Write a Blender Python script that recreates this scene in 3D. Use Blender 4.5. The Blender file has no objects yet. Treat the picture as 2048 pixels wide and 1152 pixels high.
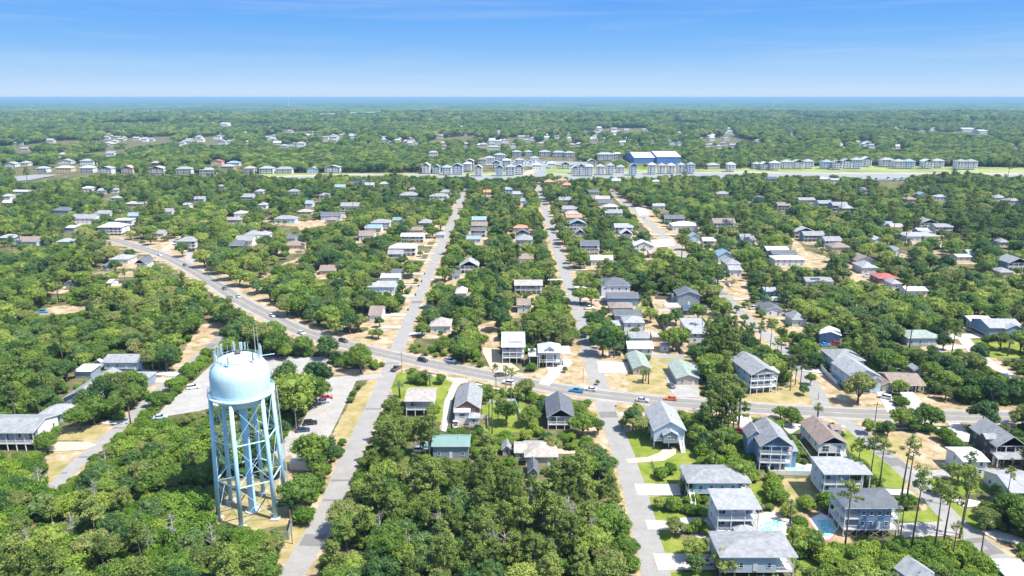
import bpy, math, random
import numpy as np
from mathutils import Vector, Matrix, noise as mnoise

# ------------------------------------------------------------------ camera, sky, sun, exposure
F = 1480.0; CX, CY = 1024.0, 576.0; CAMH = 108.0
PITCH = math.atan(381.0 / F)
scene = bpy.context.scene
C = scene.collection
cam_d = bpy.data.cameras.new("camera"); cam = bpy.data.objects.new("camera", cam_d); C.objects.link(cam)
cam_d.sensor_width = 36.0; cam_d.lens = 36.0 * F / 2048.0
cam_d.clip_start = 1.0; cam_d.clip_end = 200000.0
cam.location = (0, 0, CAMH); cam.rotation_euler = (math.pi / 2 - PITCH, 0, 0)
scene.camera = cam
SUN_EL, SUN_AZ = 60.0, 114.0            # azimuth clockwise from +Y
world = bpy.data.worlds.new("World"); scene.world = world; world.use_nodes = True
nt = world.node_tree; nt.nodes.clear()
def N(nt, t, **k):
    n = nt.nodes.new(t)
    for a, b in k.items(): setattr(n, a, b)
    return n
sky = N(nt, 'ShaderNodeTexSky', sky_type='NISHITA', sun_disc=False)
sky.sun_elevation = math.radians(SUN_EL); sky.sun_rotation = math.radians(SUN_AZ)
sky.altitude = 100; sky.air_density = 1.0; sky.dust_density = 0.6; sky.ozone_density = 2.0
bg = N(nt, 'ShaderNodeBackground'); bg.inputs[1].default_value = 0.14
wo = N(nt, 'ShaderNodeOutputWorld')
tc = N(nt, 'ShaderNodeTexCoord'); sep = N(nt, 'ShaderNodeSeparateXYZ'); nt.links.new(tc.outputs['Generated'], sep.inputs[0])
ramp = N(nt, 'ShaderNodeValToRGB'); nt.links.new(sep.outputs[2], ramp.inputs[0])
cr = ramp.color_ramp
EXPO = 1.15
def skyc(c): return tuple((((v / 255 + .055) / 1.055) ** 2.4) / (2 ** EXPO) / 0.14 for v in c) + (1,)
# the sky's own colours low above the horizon (pale at the horizon, deep azure higher up)
cr.elements[0].position = 0.0; cr.elements[0].color = skyc((208, 230, 252))
cr.elements[1].position = 1.0; cr.elements[1].color = skyc((50, 110, 205))
for p, c in ((0.028, (176, 214, 252)), (0.059, (140, 195, 252)), (0.0895, (118, 182, 251)), (0.119, (104, 170, 250)), (0.25, (60, 125, 225))):
    e = cr.elements.new(p); e.color = skyc(c)
mul = N(nt, 'ShaderNodeMix', data_type='RGBA')
mrz = N(nt, 'ShaderNodeMapRange'); mrz.inputs[1].default_value = 0.12; mrz.inputs[2].default_value = 0.45; nt.links.new(sep.outputs[2], mrz.inputs[0])
nt.links.new(mrz.outputs[0], mul.inputs[0]); nt.links.new(ramp.outputs[0], mul.inputs[6]); nt.links.new(sky.outputs[0], mul.inputs[7])
mp = N(nt, 'ShaderNodeMapping'); mp.inputs['Scale'].default_value = (1.2, 1.2, 26.0); mp.inputs['Rotation'].default_value = (0.0, math.radians(-4), 0)
nt.links.new(tc.outputs['Generated'], mp.inputs[0])
nz = N(nt, 'ShaderNodeTexNoise'); nz.inputs['Scale'].default_value = 2.2; nz.inputs['Detail'].default_value = 8; nz.inputs['Roughness'].default_value = 0.55; nz.inputs['Distortion'].default_value = 0.4
nt.links.new(mp.outputs[0], nz.inputs['Vector'])
cr2 = N(nt, 'ShaderNodeValToRGB'); cr2.color_ramp.elements[0].position = 0.46; cr2.color_ramp.elements[0].color = (0, 0, 0, 1)
cr2.color_ramp.elements[1].position = 0.8; cr2.color_ramp.elements[1].color = (0.30, 0.30, 0.30, 1)
nt.links.new(nz.outputs[0], cr2.inputs[0])
mx = N(nt, 'ShaderNodeMix', data_type='RGBA'); nt.links.new(cr2.outputs[0], mx.inputs[0]); nt.links.new(mul.outputs[2], mx.inputs[6])
mx.inputs[7].default_value = skyc((215, 232, 250))
nt.links.new(mx.outputs[2], bg.inputs[0]); nt.links.new(bg.outputs[0], wo.inputs[0])
sd = bpy.data.lights.new("sun", 'SUN'); sd.energy = 4.3; sd.angle = math.radians(0.5); sd.color = (1.0, 0.95, 0.87)
sun = bpy.data.objects.new("sun", sd); C.objects.link(sun)
a, e = math.radians(SUN_AZ), math.radians(SUN_EL)
sv = Vector((math.sin(a) * math.cos(e), math.cos(a) * math.cos(e), math.sin(e)))
sun.rotation_euler = sv.to_track_quat('Z', 'Y').to_euler()
vs = scene.view_settings; vs.view_transform = 'Standard'; vs.look = 'None'; vs.exposure = EXPO; vs.gamma = 1.0; vs.use_curve_mapping = False
scene.render.resolution_x = 1024; scene.render.resolution_y = 576
scene.cycles.volume_bounces = 0; scene.cycles.max_bounces = 6; scene.cycles.diffuse_bounces = 3; scene.cycles.transmission_bounces = 3

# ------------------------------------------------------------------ photograph point -> place on the ground
cp, sp = math.cos(PITCH), math.sin(PITCH)
def G(px, py, z=0.0):
    x = (px - CX) / F; y = -(py - CY) / F
    dx, dy, dz = x, cp + y * sp, -sp + y * cp
    t = (z - CAMH) / dz
    return Vector((dx * t, dy * t, z))
def depth(px, py, z=0.0):
    y = -(py - CY) / F
    return (z - CAMH) / (-sp + y * cp)
def PR(x, y, z):
    """world -> photograph pixel; works on arrays"""
    dz = z - CAMH
    zc = y * cp - dz * sp
    yc = y * sp + dz * cp
    return CX + F * x / zc, CY - F * yc / zc, zc

# ------------------------------------------------------------------ materials
MC = {}
KD = 0.84      # scales every base colour down evenly to balance the raised exposure
def newmat(name):
    m = bpy.data.materials.new(name); m.use_nodes = True
    n = m.node_tree; b = n.nodes['Principled BSDF']
    return m, n, b
def mat(name, col, rough=0.6, var=0.12, scale=0.6, metal=0.0, bump=0.0, spec=0.3, wave=None):
    if name in MC: return MC[name]
    m, n, b = newmat(name)
    b.inputs['Roughness'].default_value = rough; b.inputs['Metallic'].default_value = metal
    b.inputs['Specular IOR Level'].default_value = spec
    t = N(n, 'ShaderNodeTexCoord'); no = N(n, 'ShaderNodeTexNoise'); no.inputs['Scale'].default_value = scale; no.inputs['Detail'].default_value = 6
    no.inputs['Roughness'].default_value = 0.65
    n.links.new(t.outputs['Object'], no.inputs['Vector'])
    r = N(n, 'ShaderNodeValToRGB')
    col = [c * KD for c in col]; lo = [max(0, c * (1 - var)) for c in col]; hi = [min(1, c * (1 + var)) for c in col]
    r.color_ramp.elements[0].position = 0.3; r.color_ramp.elements[0].color = (*lo, 1)
    r.color_ramp.elements[1].position = 0.7; r.color_ramp.elements[1].color = (*hi, 1)
    n.links.new(no.outputs[0], r.inputs[0])
    out = r.outputs[0]
    if wave:
        w = N(n, 'ShaderNodeTexWave', wave_type='BANDS', bands_direction=wave[0]); w.inputs['Scale'].default_value = wave[1]
        n.links.new(t.outputs['Object'], w.inputs['Vector'])
        bp = N(n, 'ShaderNodeBump'); bp.inputs['Strength'].default_value = wave[2]; bp.inputs['Distance'].default_value = 0.05
        n.links.new(w.outputs[1], bp.inputs['Height']); n.links.new(bp.outputs[0], b.inputs['Normal'])
    elif bump:
        n2 = N(n, 'ShaderNodeTexNoise'); n2.inputs['Scale'].default_value = scale * 8; n.links.new(t.outputs['Object'], n2.inputs['Vector'])
        bp = N(n, 'ShaderNodeBump'); bp.inputs['Strength'].default_value = bump; n.links.new(n2.outputs[0], bp.inputs['Height']); n.links.new(bp.outputs[0], b.inputs['Normal'])
    n.links.new(out, b.inputs['Base Color'])
    MC[name] = m; return m
PAL = dict(white=(.74, .745, .75), cream=(.68, .64, .56), paleblue=(.50, .63, .74), cyan=(.44, .64, .72), blue=(.20, .31, .48), navy=(.07, .12, .23),
           greyblue=(.26, .34, .40), grey=(.38, .39, .40), beige=(.55, .48, .38), tan=(.46, .36, .26), brick=(.25, .12, .09), darkbrown=(.10, .085, .075),
           teal=(.10, .42, .42), palegrey=(.58, .60, .62), sage=(.33, .40, .32), yellow=(.75, .62, .30), peach=(.70, .48, .36), slate=(.12, .14, .17), orange=(.5,.3,.18), brown=(.28,.2,.15))
RPAL = dict(grey=(.27, .28, .29), slate=(.12, .135, .155), pale=(.32, .335, .35), white=(.60, .61, .62), beige=(.37, .34, .31), brown=(.26, .205, .175),
            green=(.19, .31, .28), sage=(.27, .33, .29), red=(.45, .12, .09), orange=(.48, .25, .15), blue=(.25, .35, .45), lime=(.45, .62, .42), navy=(.07, .09, .15), peach=(.62, .42, .32))
def wallm(c): return mat(c + '_siding', PAL[c], 0.65, 0.06, 0.4, wave=('Z', 2.6, 0.25))
def roofm(c):
    if c in ('white', 'green', 'red', 'lime', 'blue'): return mat(c + '_metal_roof', RPAL[c], 0.42, 0.08, 0.3, wave=('X', 1.1, 0.5), spec=0.5)
    return mat(c + '_shingles', RPAL[c], 0.85, 0.26, .7, bump=0.4)
M_trim = mat('white_trim', (.80, .80, .79), 0.5, 0.03)
M_glass = mat('window_glass', (.035, .05, .07), 0.12, 0.3, 0.8, spec=0.7)
M_dark = mat('dark_timber', (.09, .075, .06), 0.8, 0.2)
M_wood = mat('weathered_timber', (.30, .25, .20), 0.8, 0.25)
M_conc = mat('pale_concrete', (.56, .53, .48), 0.8, 0.12, 0.25)
M_metal = mat('grey_metal', (.45, .46, .47), 0.4, 0.1, 1, metal=0.5)

# ------------------------------------------------------------------ mesh helpers
class MB:
    def __init__(s): s.v = []; s.f = []; s.m = []
    def poly(s, pts, mi=0):
        b = len(s.v); s.v += [tuple(p) for p in pts]; s.f.append(tuple(range(b, b + len(pts)))); s.m.append(mi)
    def box(s, x0, x1, y0, y1, z0, z1, mi=0):
        b = len(s.v)
        s.v += [(x0, y0, z0), (x1, y0, z0), (x1, y1, z0), (x0, y1, z0), (x0, y0, z1), (x1, y0, z1), (x1, y1, z1), (x0, y1, z1)]
        for q in ((0, 3, 2, 1), (4, 5, 6, 7), (0, 1, 5, 4), (1, 2, 6, 5), (2, 3, 7, 6), (3, 0, 4, 7)):
            s.f.append(tuple(b + i for i in q)); s.m.append(mi)
        return s
    def slab(s, pts, t, mi=0, ms=1):
        """roof plane: polygon (CCW from above) with thickness t downwards; edges and underside use ms"""
        b = len(s.v); n = len(pts)
        s.v += [tuple(p) for p in pts] + [(p[0], p[1], p[2] - t) for p in pts]
        s.f.append(tuple(range(b, b + n))); s.m.append(mi)
        s.f.append(tuple(b + n + i for i in reversed(range(n)))); s.m.append(ms)
        for i in range(n):
            j = (i + 1) % n
            s.f.append((b + i, b + n + i, b + n + j, b + j)); s.m.append(ms)
        return s
    def tube(s, pts, rs, seg=8, mi=0, cap=True):
        pts = [Vector(p) for p in pts]; b0 = len(s.v)
        for i, p in enumerate(pts):
            d = (pts[min(i + 1, len(pts) - 1)] - pts[max(i - 1, 0)])
            d = d.normalized() if d.length > 1e-6 else Vector((0, 0, 1))
            u = d.orthogonal().normalized() if abs(d.z) < 0.95 else Vector((1, 0, 0)) - d * d.x
            u.normalize(); w = d.cross(u)
            r = rs[i] if hasattr(rs, '__len__') else rs
            for k in range(seg):
                a = 2 * math.pi * k / seg
                s.v.append(tuple(p + (u * math.cos(a) + w * math.sin(a)) * r))
        for i in range(len(pts) - 1):
            for k in range(seg):
                k2 = (k + 1) % seg
                s.f.append((b0 + i * seg + k, b0 + i * seg + k2, b0 + (i + 1) * seg + k2, b0 + (i + 1) * seg + k)); s.m.append(mi)
        if cap:
            s.f.append(tuple(b0 + k for k in reversed(range(seg)))); s.m.append(mi)
            e0 = b0 + (len(pts) - 1) * seg
            s.f.append(tuple(e0 + k for k in range(seg))); s.m.append(mi)
        return s
    def lathe(s, prof, seg=32, mi=0, c=(0, 0)):
        b0 = len(s.v)
        for (r, z) in prof:
            for k in range(seg):
                a = 2 * math.pi * k / seg
                s.v.append((c[0] + r * math.cos(a), c[1] + r * math.sin(a), z))
        for i in range(len(prof) - 1):
            for k in range(seg):
                k2 = (k + 1) % seg
                s.f.append((b0 + i * seg + k, b0 + i * seg + k2, b0 + (i + 1) * seg + k2, b0 + (i + 1) * seg + k)); s.m.append(mi)
        return s
    def mesh(s, name, mats, smooth=False):
        me = bpy.data.meshes.new(name); me.from_pydata(s.v, [], s.f)
        for m in (mats if isinstance(mats, (list, tuple)) else [mats]): me.materials.append(m)
        me.polygons.foreach_set('material_index', s.m)
        if smooth: me.polygons.foreach_set('use_smooth', [True] * len(s.f))
        me.update(); return me
    def build(s, name, mats, parent=None, smooth=False, loc=None):
        return link(name, s.mesh(name, mats, smooth), parent, loc)
def link(name, data, parent=None, loc=None, rz=0):
    o = bpy.data.objects.new(name, data); C.objects.link(o)
    if parent: o.parent = parent
    if loc is not None: o.location = loc
    if rz: o.rotation_euler = (0, 0, rz)
    return o
def tag(o, label, cat, group=None):
    o['label'] = label; o['category'] = cat
    if group: o['group'] = group
    return o
def thing(name, label, cat, loc=(0, 0, 0), rz=0, group=None):
    o = bpy.data.objects.new(name, None); C.objects.link(o); o.empty_display_size = 0.3
    o.location = loc; o.rotation_euler = (0, 0, rz)
    return tag(o, label, cat, group)
def struct(o, kind='structure'): o['kind'] = kind; return o
def copytree(r, loc, rz, scale=None):
    n = r.copy(); C.objects.link(n); n.location = loc; n.rotation_euler = (0, 0, rz)
    if scale: n.scale = (scale,) * 3
    for ch in r.children:
        c = ch.copy(); C.objects.link(c); c.parent = n
        for g in ch.children:
            d = g.copy(); C.objects.link(d); d.parent = c
    return n
def ordn(i):
    W = ['first', 'second', 'third', 'fourth', 'fifth', 'sixth', 'seventh', 'eighth', 'ninth', 'tenth', 'eleventh', 'twelfth', 'thirteenth', 'fourteenth', 'fifteenth', 'sixteenth', 'seventeenth', 'eighteenth', 'nineteenth', 'twentieth']
    if i < 20: return W[i]
    i += 1; s = 'th' if 10 <= i % 100 <= 20 else {1: 'st', 2: 'nd', 3: 'rd'}.get(i % 10, 'th')
    return f'{i}{s}'

# ------------------------------------------------------------------ the map of what stays clear of trees (photograph pixels, half size)
MW, MH = 1024, 576
clear = np.zeros((MH, MW), np.uint8)      # open ground, roads, water
hdep = np.zeros((MH, MW), np.float32)     # distance of the house seen there (0 = none)
def raster(poly, size=(MW, MH), s=0.5):
    """pixels inside a polygon given in photograph pixels"""
    P = np.array(poly, float) * s
    x0, y0 = np.floor(P.min(0)).astype(int); x1, y1 = np.ceil(P.max(0)).astype(int)
    x0 = max(x0, 0); y0 = max(y0, 0); x1 = min(x1, size[0] - 1); y1 = min(y1, size[1] - 1)
    if x1 < x0 or y1 < y0: return None
    X, Y = np.meshgrid(np.arange(x0, x1 + 1) + .5, np.arange(y0, y1 + 1) + .5)
    ins = inpoly(X, Y, P)
    return (slice(y0, y1 + 1), slice(x0, x1 + 1)), ins
def inpoly(X, Y, P):
    ins = np.zeros(X.shape, bool); n = len(P)
    for i in range(n):
        xa, ya = P[i]; xb, yb = P[(i + 1) % n]
        if ya == yb: continue
        c = ((ya > Y) != (yb > Y)) & (X < (xb - xa) * (Y - ya) / (yb - ya) + xa)
        ins ^= c
    return ins
def mark(poly):
    r = raster(poly)
    if r: clear[r[0]][r[1]] = 1
def hull(pts):
    pts = sorted(set((round(float(a), 2), round(float(b), 2)) for a, b in pts))
    def half(ps):
        h = []
        for p in ps:
            while len(h) > 1 and (h[-1][0] - h[-2][0]) * (p[1] - h[-2][1]) - (h[-1][1] - h[-2][1]) * (p[0] - h[-2][0]) <= 0: h.pop()
            h.append(p)
        return h[:-1]
    return half(pts) + half(pts[::-1])
# ------------------------------------------------------------------ roads (centre lines traced on the ground)
def gpts(pl): return [G(x, y).xy for x, y in pl]
MAIN = [(225, 478), (275, 494), (312, 505), (350, 521), (390, 543), (437, 572), (487, 606), (527, 625), (579, 653), (624, 671), (687, 688), (762, 706), (824, 720), (887, 733), (974, 751), (1060, 767), (1110, 776), (1174, 786), (1274, 798), (1361, 806), (1499, 816), (1661, 825), (1786, 830), (1911, 832), (2048, 834), (2300, 838)]
STA = [(560, 1185), (592, 1136), (632, 1070), (667, 1000), (689, 940), (712, 889), (735, 842), (757, 795), (777, 750), (787, 716), (802, 682), (820, 636), (837, 595), (862, 538), (882, 492), (900, 451), (914, 420), (925, 393), (932, 376)]
STB = [(1325, 1185), (1311, 1144), (1286, 1044), (1269, 976), (1249, 914), (1228, 858), (1210, 812), (1206, 788), (1194, 760), (1180, 712), (1169, 667), (1157, 620), (1141, 580), (1129, 540), (1113, 495), (1099, 450), (1087, 407), (1080, 385), (1078, 368)]
STC = [(1648, 823), (1636, 790), (1611, 750), (1573, 708), (1548, 682), (1520, 660), (1490, 634), (1461, 605), (1444, 585), (1410, 548), (1380, 520), (1335, 480), (1304, 452), (1280, 430), (1250, 405), (1220, 380)]
STC2 = [(1665, 826), (1698, 848), (1736, 880), (1776, 914), (1823, 951), (1858, 989), (1898, 1034), (1948, 1076), (1998, 1114), (2050, 1152), (2110, 1200)]
LANE = [(110, 975), (150, 930), (225, 867), (275, 824), (322, 775), (362, 742), (400, 710), (445, 672), (470, 655)]
LANEX = [(1870, 700), (1935, 690), (1960, 712), (2000, 740), (2048, 765)]
FARL = [(330, 500), (345, 488), (360, 474)]
ROADS = [('main_road', MAIN, 10.6, 'asphalt', 6.0), ('side_street', STA, 6.4, 'asphalt2', .8), ('side_street', STB, 6.8, 'asphalt2', 0),
         ('side_street', STC, 6.2, 'asphalt2', 1), ('side_street', STC2, 5.8, 'asphalt2', 1.0), ('lane', LANE, 4.6, 'asphalt2', 0.5), ('lane', LANEX, 4.5, 'concrete', .5), ('lane', FARL, 5, 'concrete', .5)]
def smoothpl(P, n=2):
    P = [Vector(p) for p in P]
    for _ in range(n):
        Q = [P[0]]
        for i in range(len(P) - 1):
            Q.append(P[i] * .75 + P[i + 1] * .25); Q.append(P[i] * .25 + P[i + 1] * .75)
        Q.append(P[-1]); P = Q
    return P
def strip(P, w, z, off=0.0, jit=0.0, seed=0):
    rnd = random.Random(seed); mb = MB(); n = len(P); L = []
    for i in range(n):
        d = (P[min(i + 1, n - 1)] - P[max(i - 1, 0)]).normalized(); nn = Vector((-d.y, d.x))
        a = P[i] + nn * (off + w / 2 + rnd.uniform(-jit, jit)); b = P[i] + nn * (off - w / 2 + rnd.uniform(-jit, jit))
        L.append((a, b))
    mb.v = [(p.x, p.y, z) for ab in L for p in ab]
    for i in range(n - 1):
        mb.f.append((2 * i, 2 * i + 1, 2 * i + 3, 2 * i + 2)); mb.m.append(0)
    return mb, L
def resample(P, step):
    out = [P[0]]; acc = 0
    for i in range(len(P) - 1):
        a, b = P[i], P[i + 1]; L = (b - a).length; t = step - acc
        while t < L: out.append(a.lerp(b, t / L)); t += step
        acc = L - (t - step)
    out.append(P[-1]); return out
def asphalt(name, col, var):
    m, n, b = newmat(name); t = N(n, 'ShaderNodeTexCoord')
    n1 = N(n, 'ShaderNodeTexNoise'); n1.inputs['Scale'].default_value = .22; n1.inputs['Detail'].default_value = 9; n1.inputs['Roughness'].default_value = .7
    n2 = N(n, 'ShaderNodeTexNoise'); n2.inputs['Scale'].default_value = 2.5; n2.inputs['Detail'].default_value = 4
    n.links.new(t.outputs['Object'], n1.inputs[0]); n.links.new(t.outputs['Object'], n2.inputs[0])
    ad = N(n, 'ShaderNodeMath', operation='ADD'); n.links.new(n1.outputs[0], ad.inputs[0]); n.links.new(n2.outputs[0], ad.inputs[1])
    r = N(n, 'ShaderNodeValToRGB'); n.links.new(ad.outputs[0], r.inputs[0])
    r.color_ramp.elements[0].position = .7; r.color_ramp.elements[1].position = 1.0
    hv = N(n, 'ShaderNodeMath', operation='MULTIPLY'); hv.inputs[1].default_value = .5
    r.color_ramp.elements[0].position = .0; r.color_ramp.elements[1].position = 1
    n.links.new(ad.outputs[0], hv.inputs[0]); n.links.new(hv.outputs[0], r.inputs[0])
    r.color_ramp.elements[0].position = .38; r.color_ramp.elements[1].position = .62
    col = [c * .84 for c in col]; r.color_ramp.elements[0].color = (*[c * (1 - var) for c in col], 1); r.color_ramp.elements[1].color = (*[c * (1 + var) for c in col], 1)
    n.links.new(r.outputs[0], b.inputs['Base Color']); b.inputs['Roughness'].default_value = .9; b.inputs['Specular IOR Level'].default_value = .2
    return m
RM = {'asphalt': asphalt('grey_asphalt', (.27, .26, .25), .16), 'asphalt2': asphalt('weathered_asphalt', (.30, .29, .275), .16), 'concrete': asphalt('drive_concrete', (.52, .49, .44), .12), 'lotm': asphalt('lot_paving', (.36, .345, .325), .2), 'sandm': asphalt('sand_drive', (.55, .45, .33), .15),
      'deck': asphalt('pool_paving', (.58, .52, .42), .1), 'redbrick': asphalt('red_brick_paving', (.42, .22, .16), .15)}
roadW = []   # world polylines + half width for footprint tests
z = 0.02
for name, pl, w, mt, verge in ROADS:
    P = resample(smoothpl(gpts(pl)), 3.0)
    mb, L = strip(P, w, z, jit=.12, seed=len(roadW)); z += 0.004
    struct(mb.build(name, RM[mt])); roadW.append((np.array([tuple(p) for p in P]), w / 2))
    V = verge
    for i in range(0, len(P) - 1, 2):
        j = min(i + 2, len(P) - 1); d = (P[j] - P[i])
        if d.length < .1: continue
        d.normalize(); nn = Vector((-d.y, d.x)) * (w / 2 + V * .35)
        q = [P[i] + nn, P[j] + nn, P[j] - nn, P[i] - nn]
        if min(k.y for k in q) < 60: continue
        if pl is STC and 290 < q[0].y < 560 and not (470 > 0 and 500 < q[0].y < 560): continue
        mark([PR(k.x, k.y, 0)[:2] for k in q])
# markings on the main road: double yellow centre line, white edge lines, repaired wheel tracks
MP = resample(smoothpl(gpts(MAIN)), 3.0)
M_yel = mat('yellow_road_paint', (.62, .50, .22), .8, .2, 2); M_wpaint = mat('white_road_paint', (.62, .61, .58), .8, .15, 2)
M_lane = asphalt('worn_lane', (.235, .225, .215), .12)
for off in (-2.1, 2.1): struct(strip(MP, 3.0, z - .002, off, .1, 7)[0].build('lane_surface', M_lane))
for off in (-.12, .12): struct(strip(MP, .12, z, off)[0].build('centre_line', M_yel))
for off in (-4.1, 4.1): struct(strip(MP, .14, z, off)[0].build('edge_line', M_wpaint))
z += .004
M_tar = asphalt('lighter_road_shoulder', (.36, .33, .29), .2)
for off in (-4.95, 4.95): struct(strip(MP, 1.4, z - .012, off, .3, 3)[0].build('road_shoulder', M_tar))
# patched asphalt: darker repairs and sealed joints across the streets
M_patch = asphalt('tar_patch', (.19, .185, .18), .15); rnd = random.Random(31)
for pl_, ww in ((STA, 5.6), (STB, 6.0), (STC2, 5.0), (STC, 5.4), (LANE, 4.0)):
    Pq = resample(smoothpl(gpts(pl_)), 1.0)
    for _ in range(9):
        i = rnd.randrange(6, len(Pq) - 8); L_ = rnd.choice((1, 1, 2, 5)); w_ = rnd.choice((ww, ww * .45, ww)); seg = Pq[i:i + L_ + 1]
        if seg[0].y > 480: continue
        struct(strip(seg, w_, z + .002, 0 if w_ == ww else rnd.choice((-1, 1)) * ww * .26, .08, i)[0].build('road_patch', M_patch)); z += .0002
# sidewalk south of the main road
SW = [(855, 749), (905, 757), (960, 770), (1010, 781), (1060, 792), (1110, 799)]
SW2 = [(1240, 826), (1300, 834), (1400, 841), (1500, 846), (1600, 850), (1690, 853)]
SW3 = [(1725, 856), (1800, 857), (1900, 857), (2048, 858), (2200, 862)]
for s_ in (SW, SW2, SW3):
    struct(strip(resample(smoothpl(gpts(s_)), 3), 1.7, .05)[0].build('sidewalk', RM['concrete']))

# flat paved areas
PAVE = []
def pave(name, poly, m, zz=None, clr=True):
    global z
    z += .004
    P = [G(x, y) for x, y in poly]
    mb = MB(); mb.poly([(p.x, p.y, zz or z) for p in P])
    o = struct(mb.build(name, RM[m] if isinstance(m, str) else m))
    if clr: mark(poly)
    PAVE.append(poly); return o
pave('parking_lot', [(312, 836), (330, 812), (380, 770), (425, 728), (445, 716), (520, 713), (660, 714), (642, 742), (560, 760), (480, 800), (400, 822)], 'lotm')
pave('parking_lot', [(625, 758), (690, 752), (762, 748), (768, 756), (712, 762), (700, 790), (662, 868), (640, 900), (590, 925), (575, 900), (590, 868), (618, 820)], 'lotm')
pave('path', [(548, 905), (580, 862), (596, 866), (585, 905), (560, 925)], 'lotm')
drives = [([(1268, 968), (1362, 968), (1362, 991), (1276, 991)], 'concrete'), ([(1290, 1040), (1332, 1042), (1362, 1036), (1432, 1032), (1440, 1068), (1400, 1077), (1370, 1062), (1296, 1059)], 'concrete'),
          ([(1306, 1108), (1385, 1108), (1432, 1110), (1432, 1140), (1316, 1140)], 'concrete'), ([(1252, 919), (1296, 914), (1318, 906), (1326, 898), (1352, 898), (1352, 908), (1328, 922), (1258, 927)], 'sandm'),
          ([(1090, 719), (1140, 719), (1146, 726), (1112, 757), (1098, 772), (1077, 768), (1096, 745)], 'concrete'), ([(1194, 722), (1255, 725), (1259, 746), (1198, 746)], 'concrete'),
          ([(1330, 742), (1346, 742), (1362, 768), (1396, 768), (1400, 796), (1350, 794), (1338, 780)], 'lotm'), ([(1820, 942), (1896, 939), (1902, 956), (1838, 958)], 'lotm'),
          ([(1798, 1047), (1892, 1044), (1925, 1071), (1798, 1076)], 'lotm'), ([(1798, 784), (1824, 782), (1860, 824), (1828, 826)], 'concrete'), ([(1750, 780), (1768, 780), (1785, 800), (1792, 824), (1774, 824)], 'concrete'),
          ([(1895, 846), (1918, 846), (1955, 885), (1925, 890)], 'concrete'), ([(906, 765), (916, 757), (932, 757), (914, 776), (905, 800), (899, 835), (892, 864), (883, 862), (888, 805)], 'concrete'),
          ([(98, 884), (172, 884), (195, 890), (172, 900), (98, 904)], 'sandm'), ([(1115, 898), (1182, 903), (1186, 909), (1115, 908)], 'sandm'), ([(280, 738), (362, 746), (352, 753), (288, 749)], 'concrete'),
          ([(200, 842), (245, 842), (262, 838), (246, 850), (205, 848)], 'concrete'), ([(290, 755), (345, 757), (330, 766), (292, 765)], 'concrete'), ([(1885, 667), (1955, 668), (1970, 676), (1890, 680)], 'concrete'),
          ([(1912, 675), (1935, 672), (1962, 706), (1940, 708)], 'concrete'), ([(1640, 738), (1610, 735), (1600, 742), (1650, 748)], 'concrete'), ([(1470, 832), (1500, 832), (1508, 850), (1490, 872), (1478, 850)], 'concrete'),
          ([(1765, 978), (1818, 980), (1830, 992), (1770, 990)], 'concrete'), ([(1900, 1000), (1935, 998), (1985, 1010), (1930, 1016)], 'concrete'), ([(1960, 1064), (1990, 1060), (2048, 1078), (2048, 1092), (1990, 1080)], 'concrete'),
          ([(1560, 850), (1590, 848), (1600, 858), (1580, 870)], 'concrete'), ([(1605, 850), (1622, 848), (1630, 870), (1600, 880)], 'concrete'),
          ([(960, 694), (985, 698), (1040, 740), (1010, 752), (985, 745)], 'sandm'), ([(1300, 480), (1345, 478), (1350, 492), (1310, 496)], 'concrete'), ([(1270, 415), (1290, 413), (1300, 430), (1278, 432)], 'concrete'),
          ([(660, 636), (700, 646), (690, 655), (655, 645)], 'sandm'), ([(370, 506), (405, 503), (402, 514), (385, 530), (370, 522)], 'lotm')]
for pl, m in drives: pave('driveway', pl, m)
# small drives off the far streets
rnd = random.Random(5)
for pl_, side, ys in ((STA, -1, (655, 630, 592, 570, 548, 520, 508, 492, 470, 455)), (STA, 1, (668, 612, 560)), (STB, 1, (640, 600, 575, 540, 500, 478, 455, 440, 425)), (STB, -1, (590, 560, 470)), (STC, 1, (600, 470, 456)), (STC, -1, (470, 445))):
    for yy in ys:
        xs = np.interp(-yy, [-p[1] for p in pl_], [p[0] for p in pl_]); g = G(xs, yy); w = rnd.uniform(3, 5); l = rnd.uniform(9, 15)
        q = [PR(g.x + side * a, g.y + b, 0)[:2] for a, b in ((2.8, -w / 2), (l, -w / 2), (l, w / 2), (2.8, w / 2))]
        pave('driveway', q, 'concrete')

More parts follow.
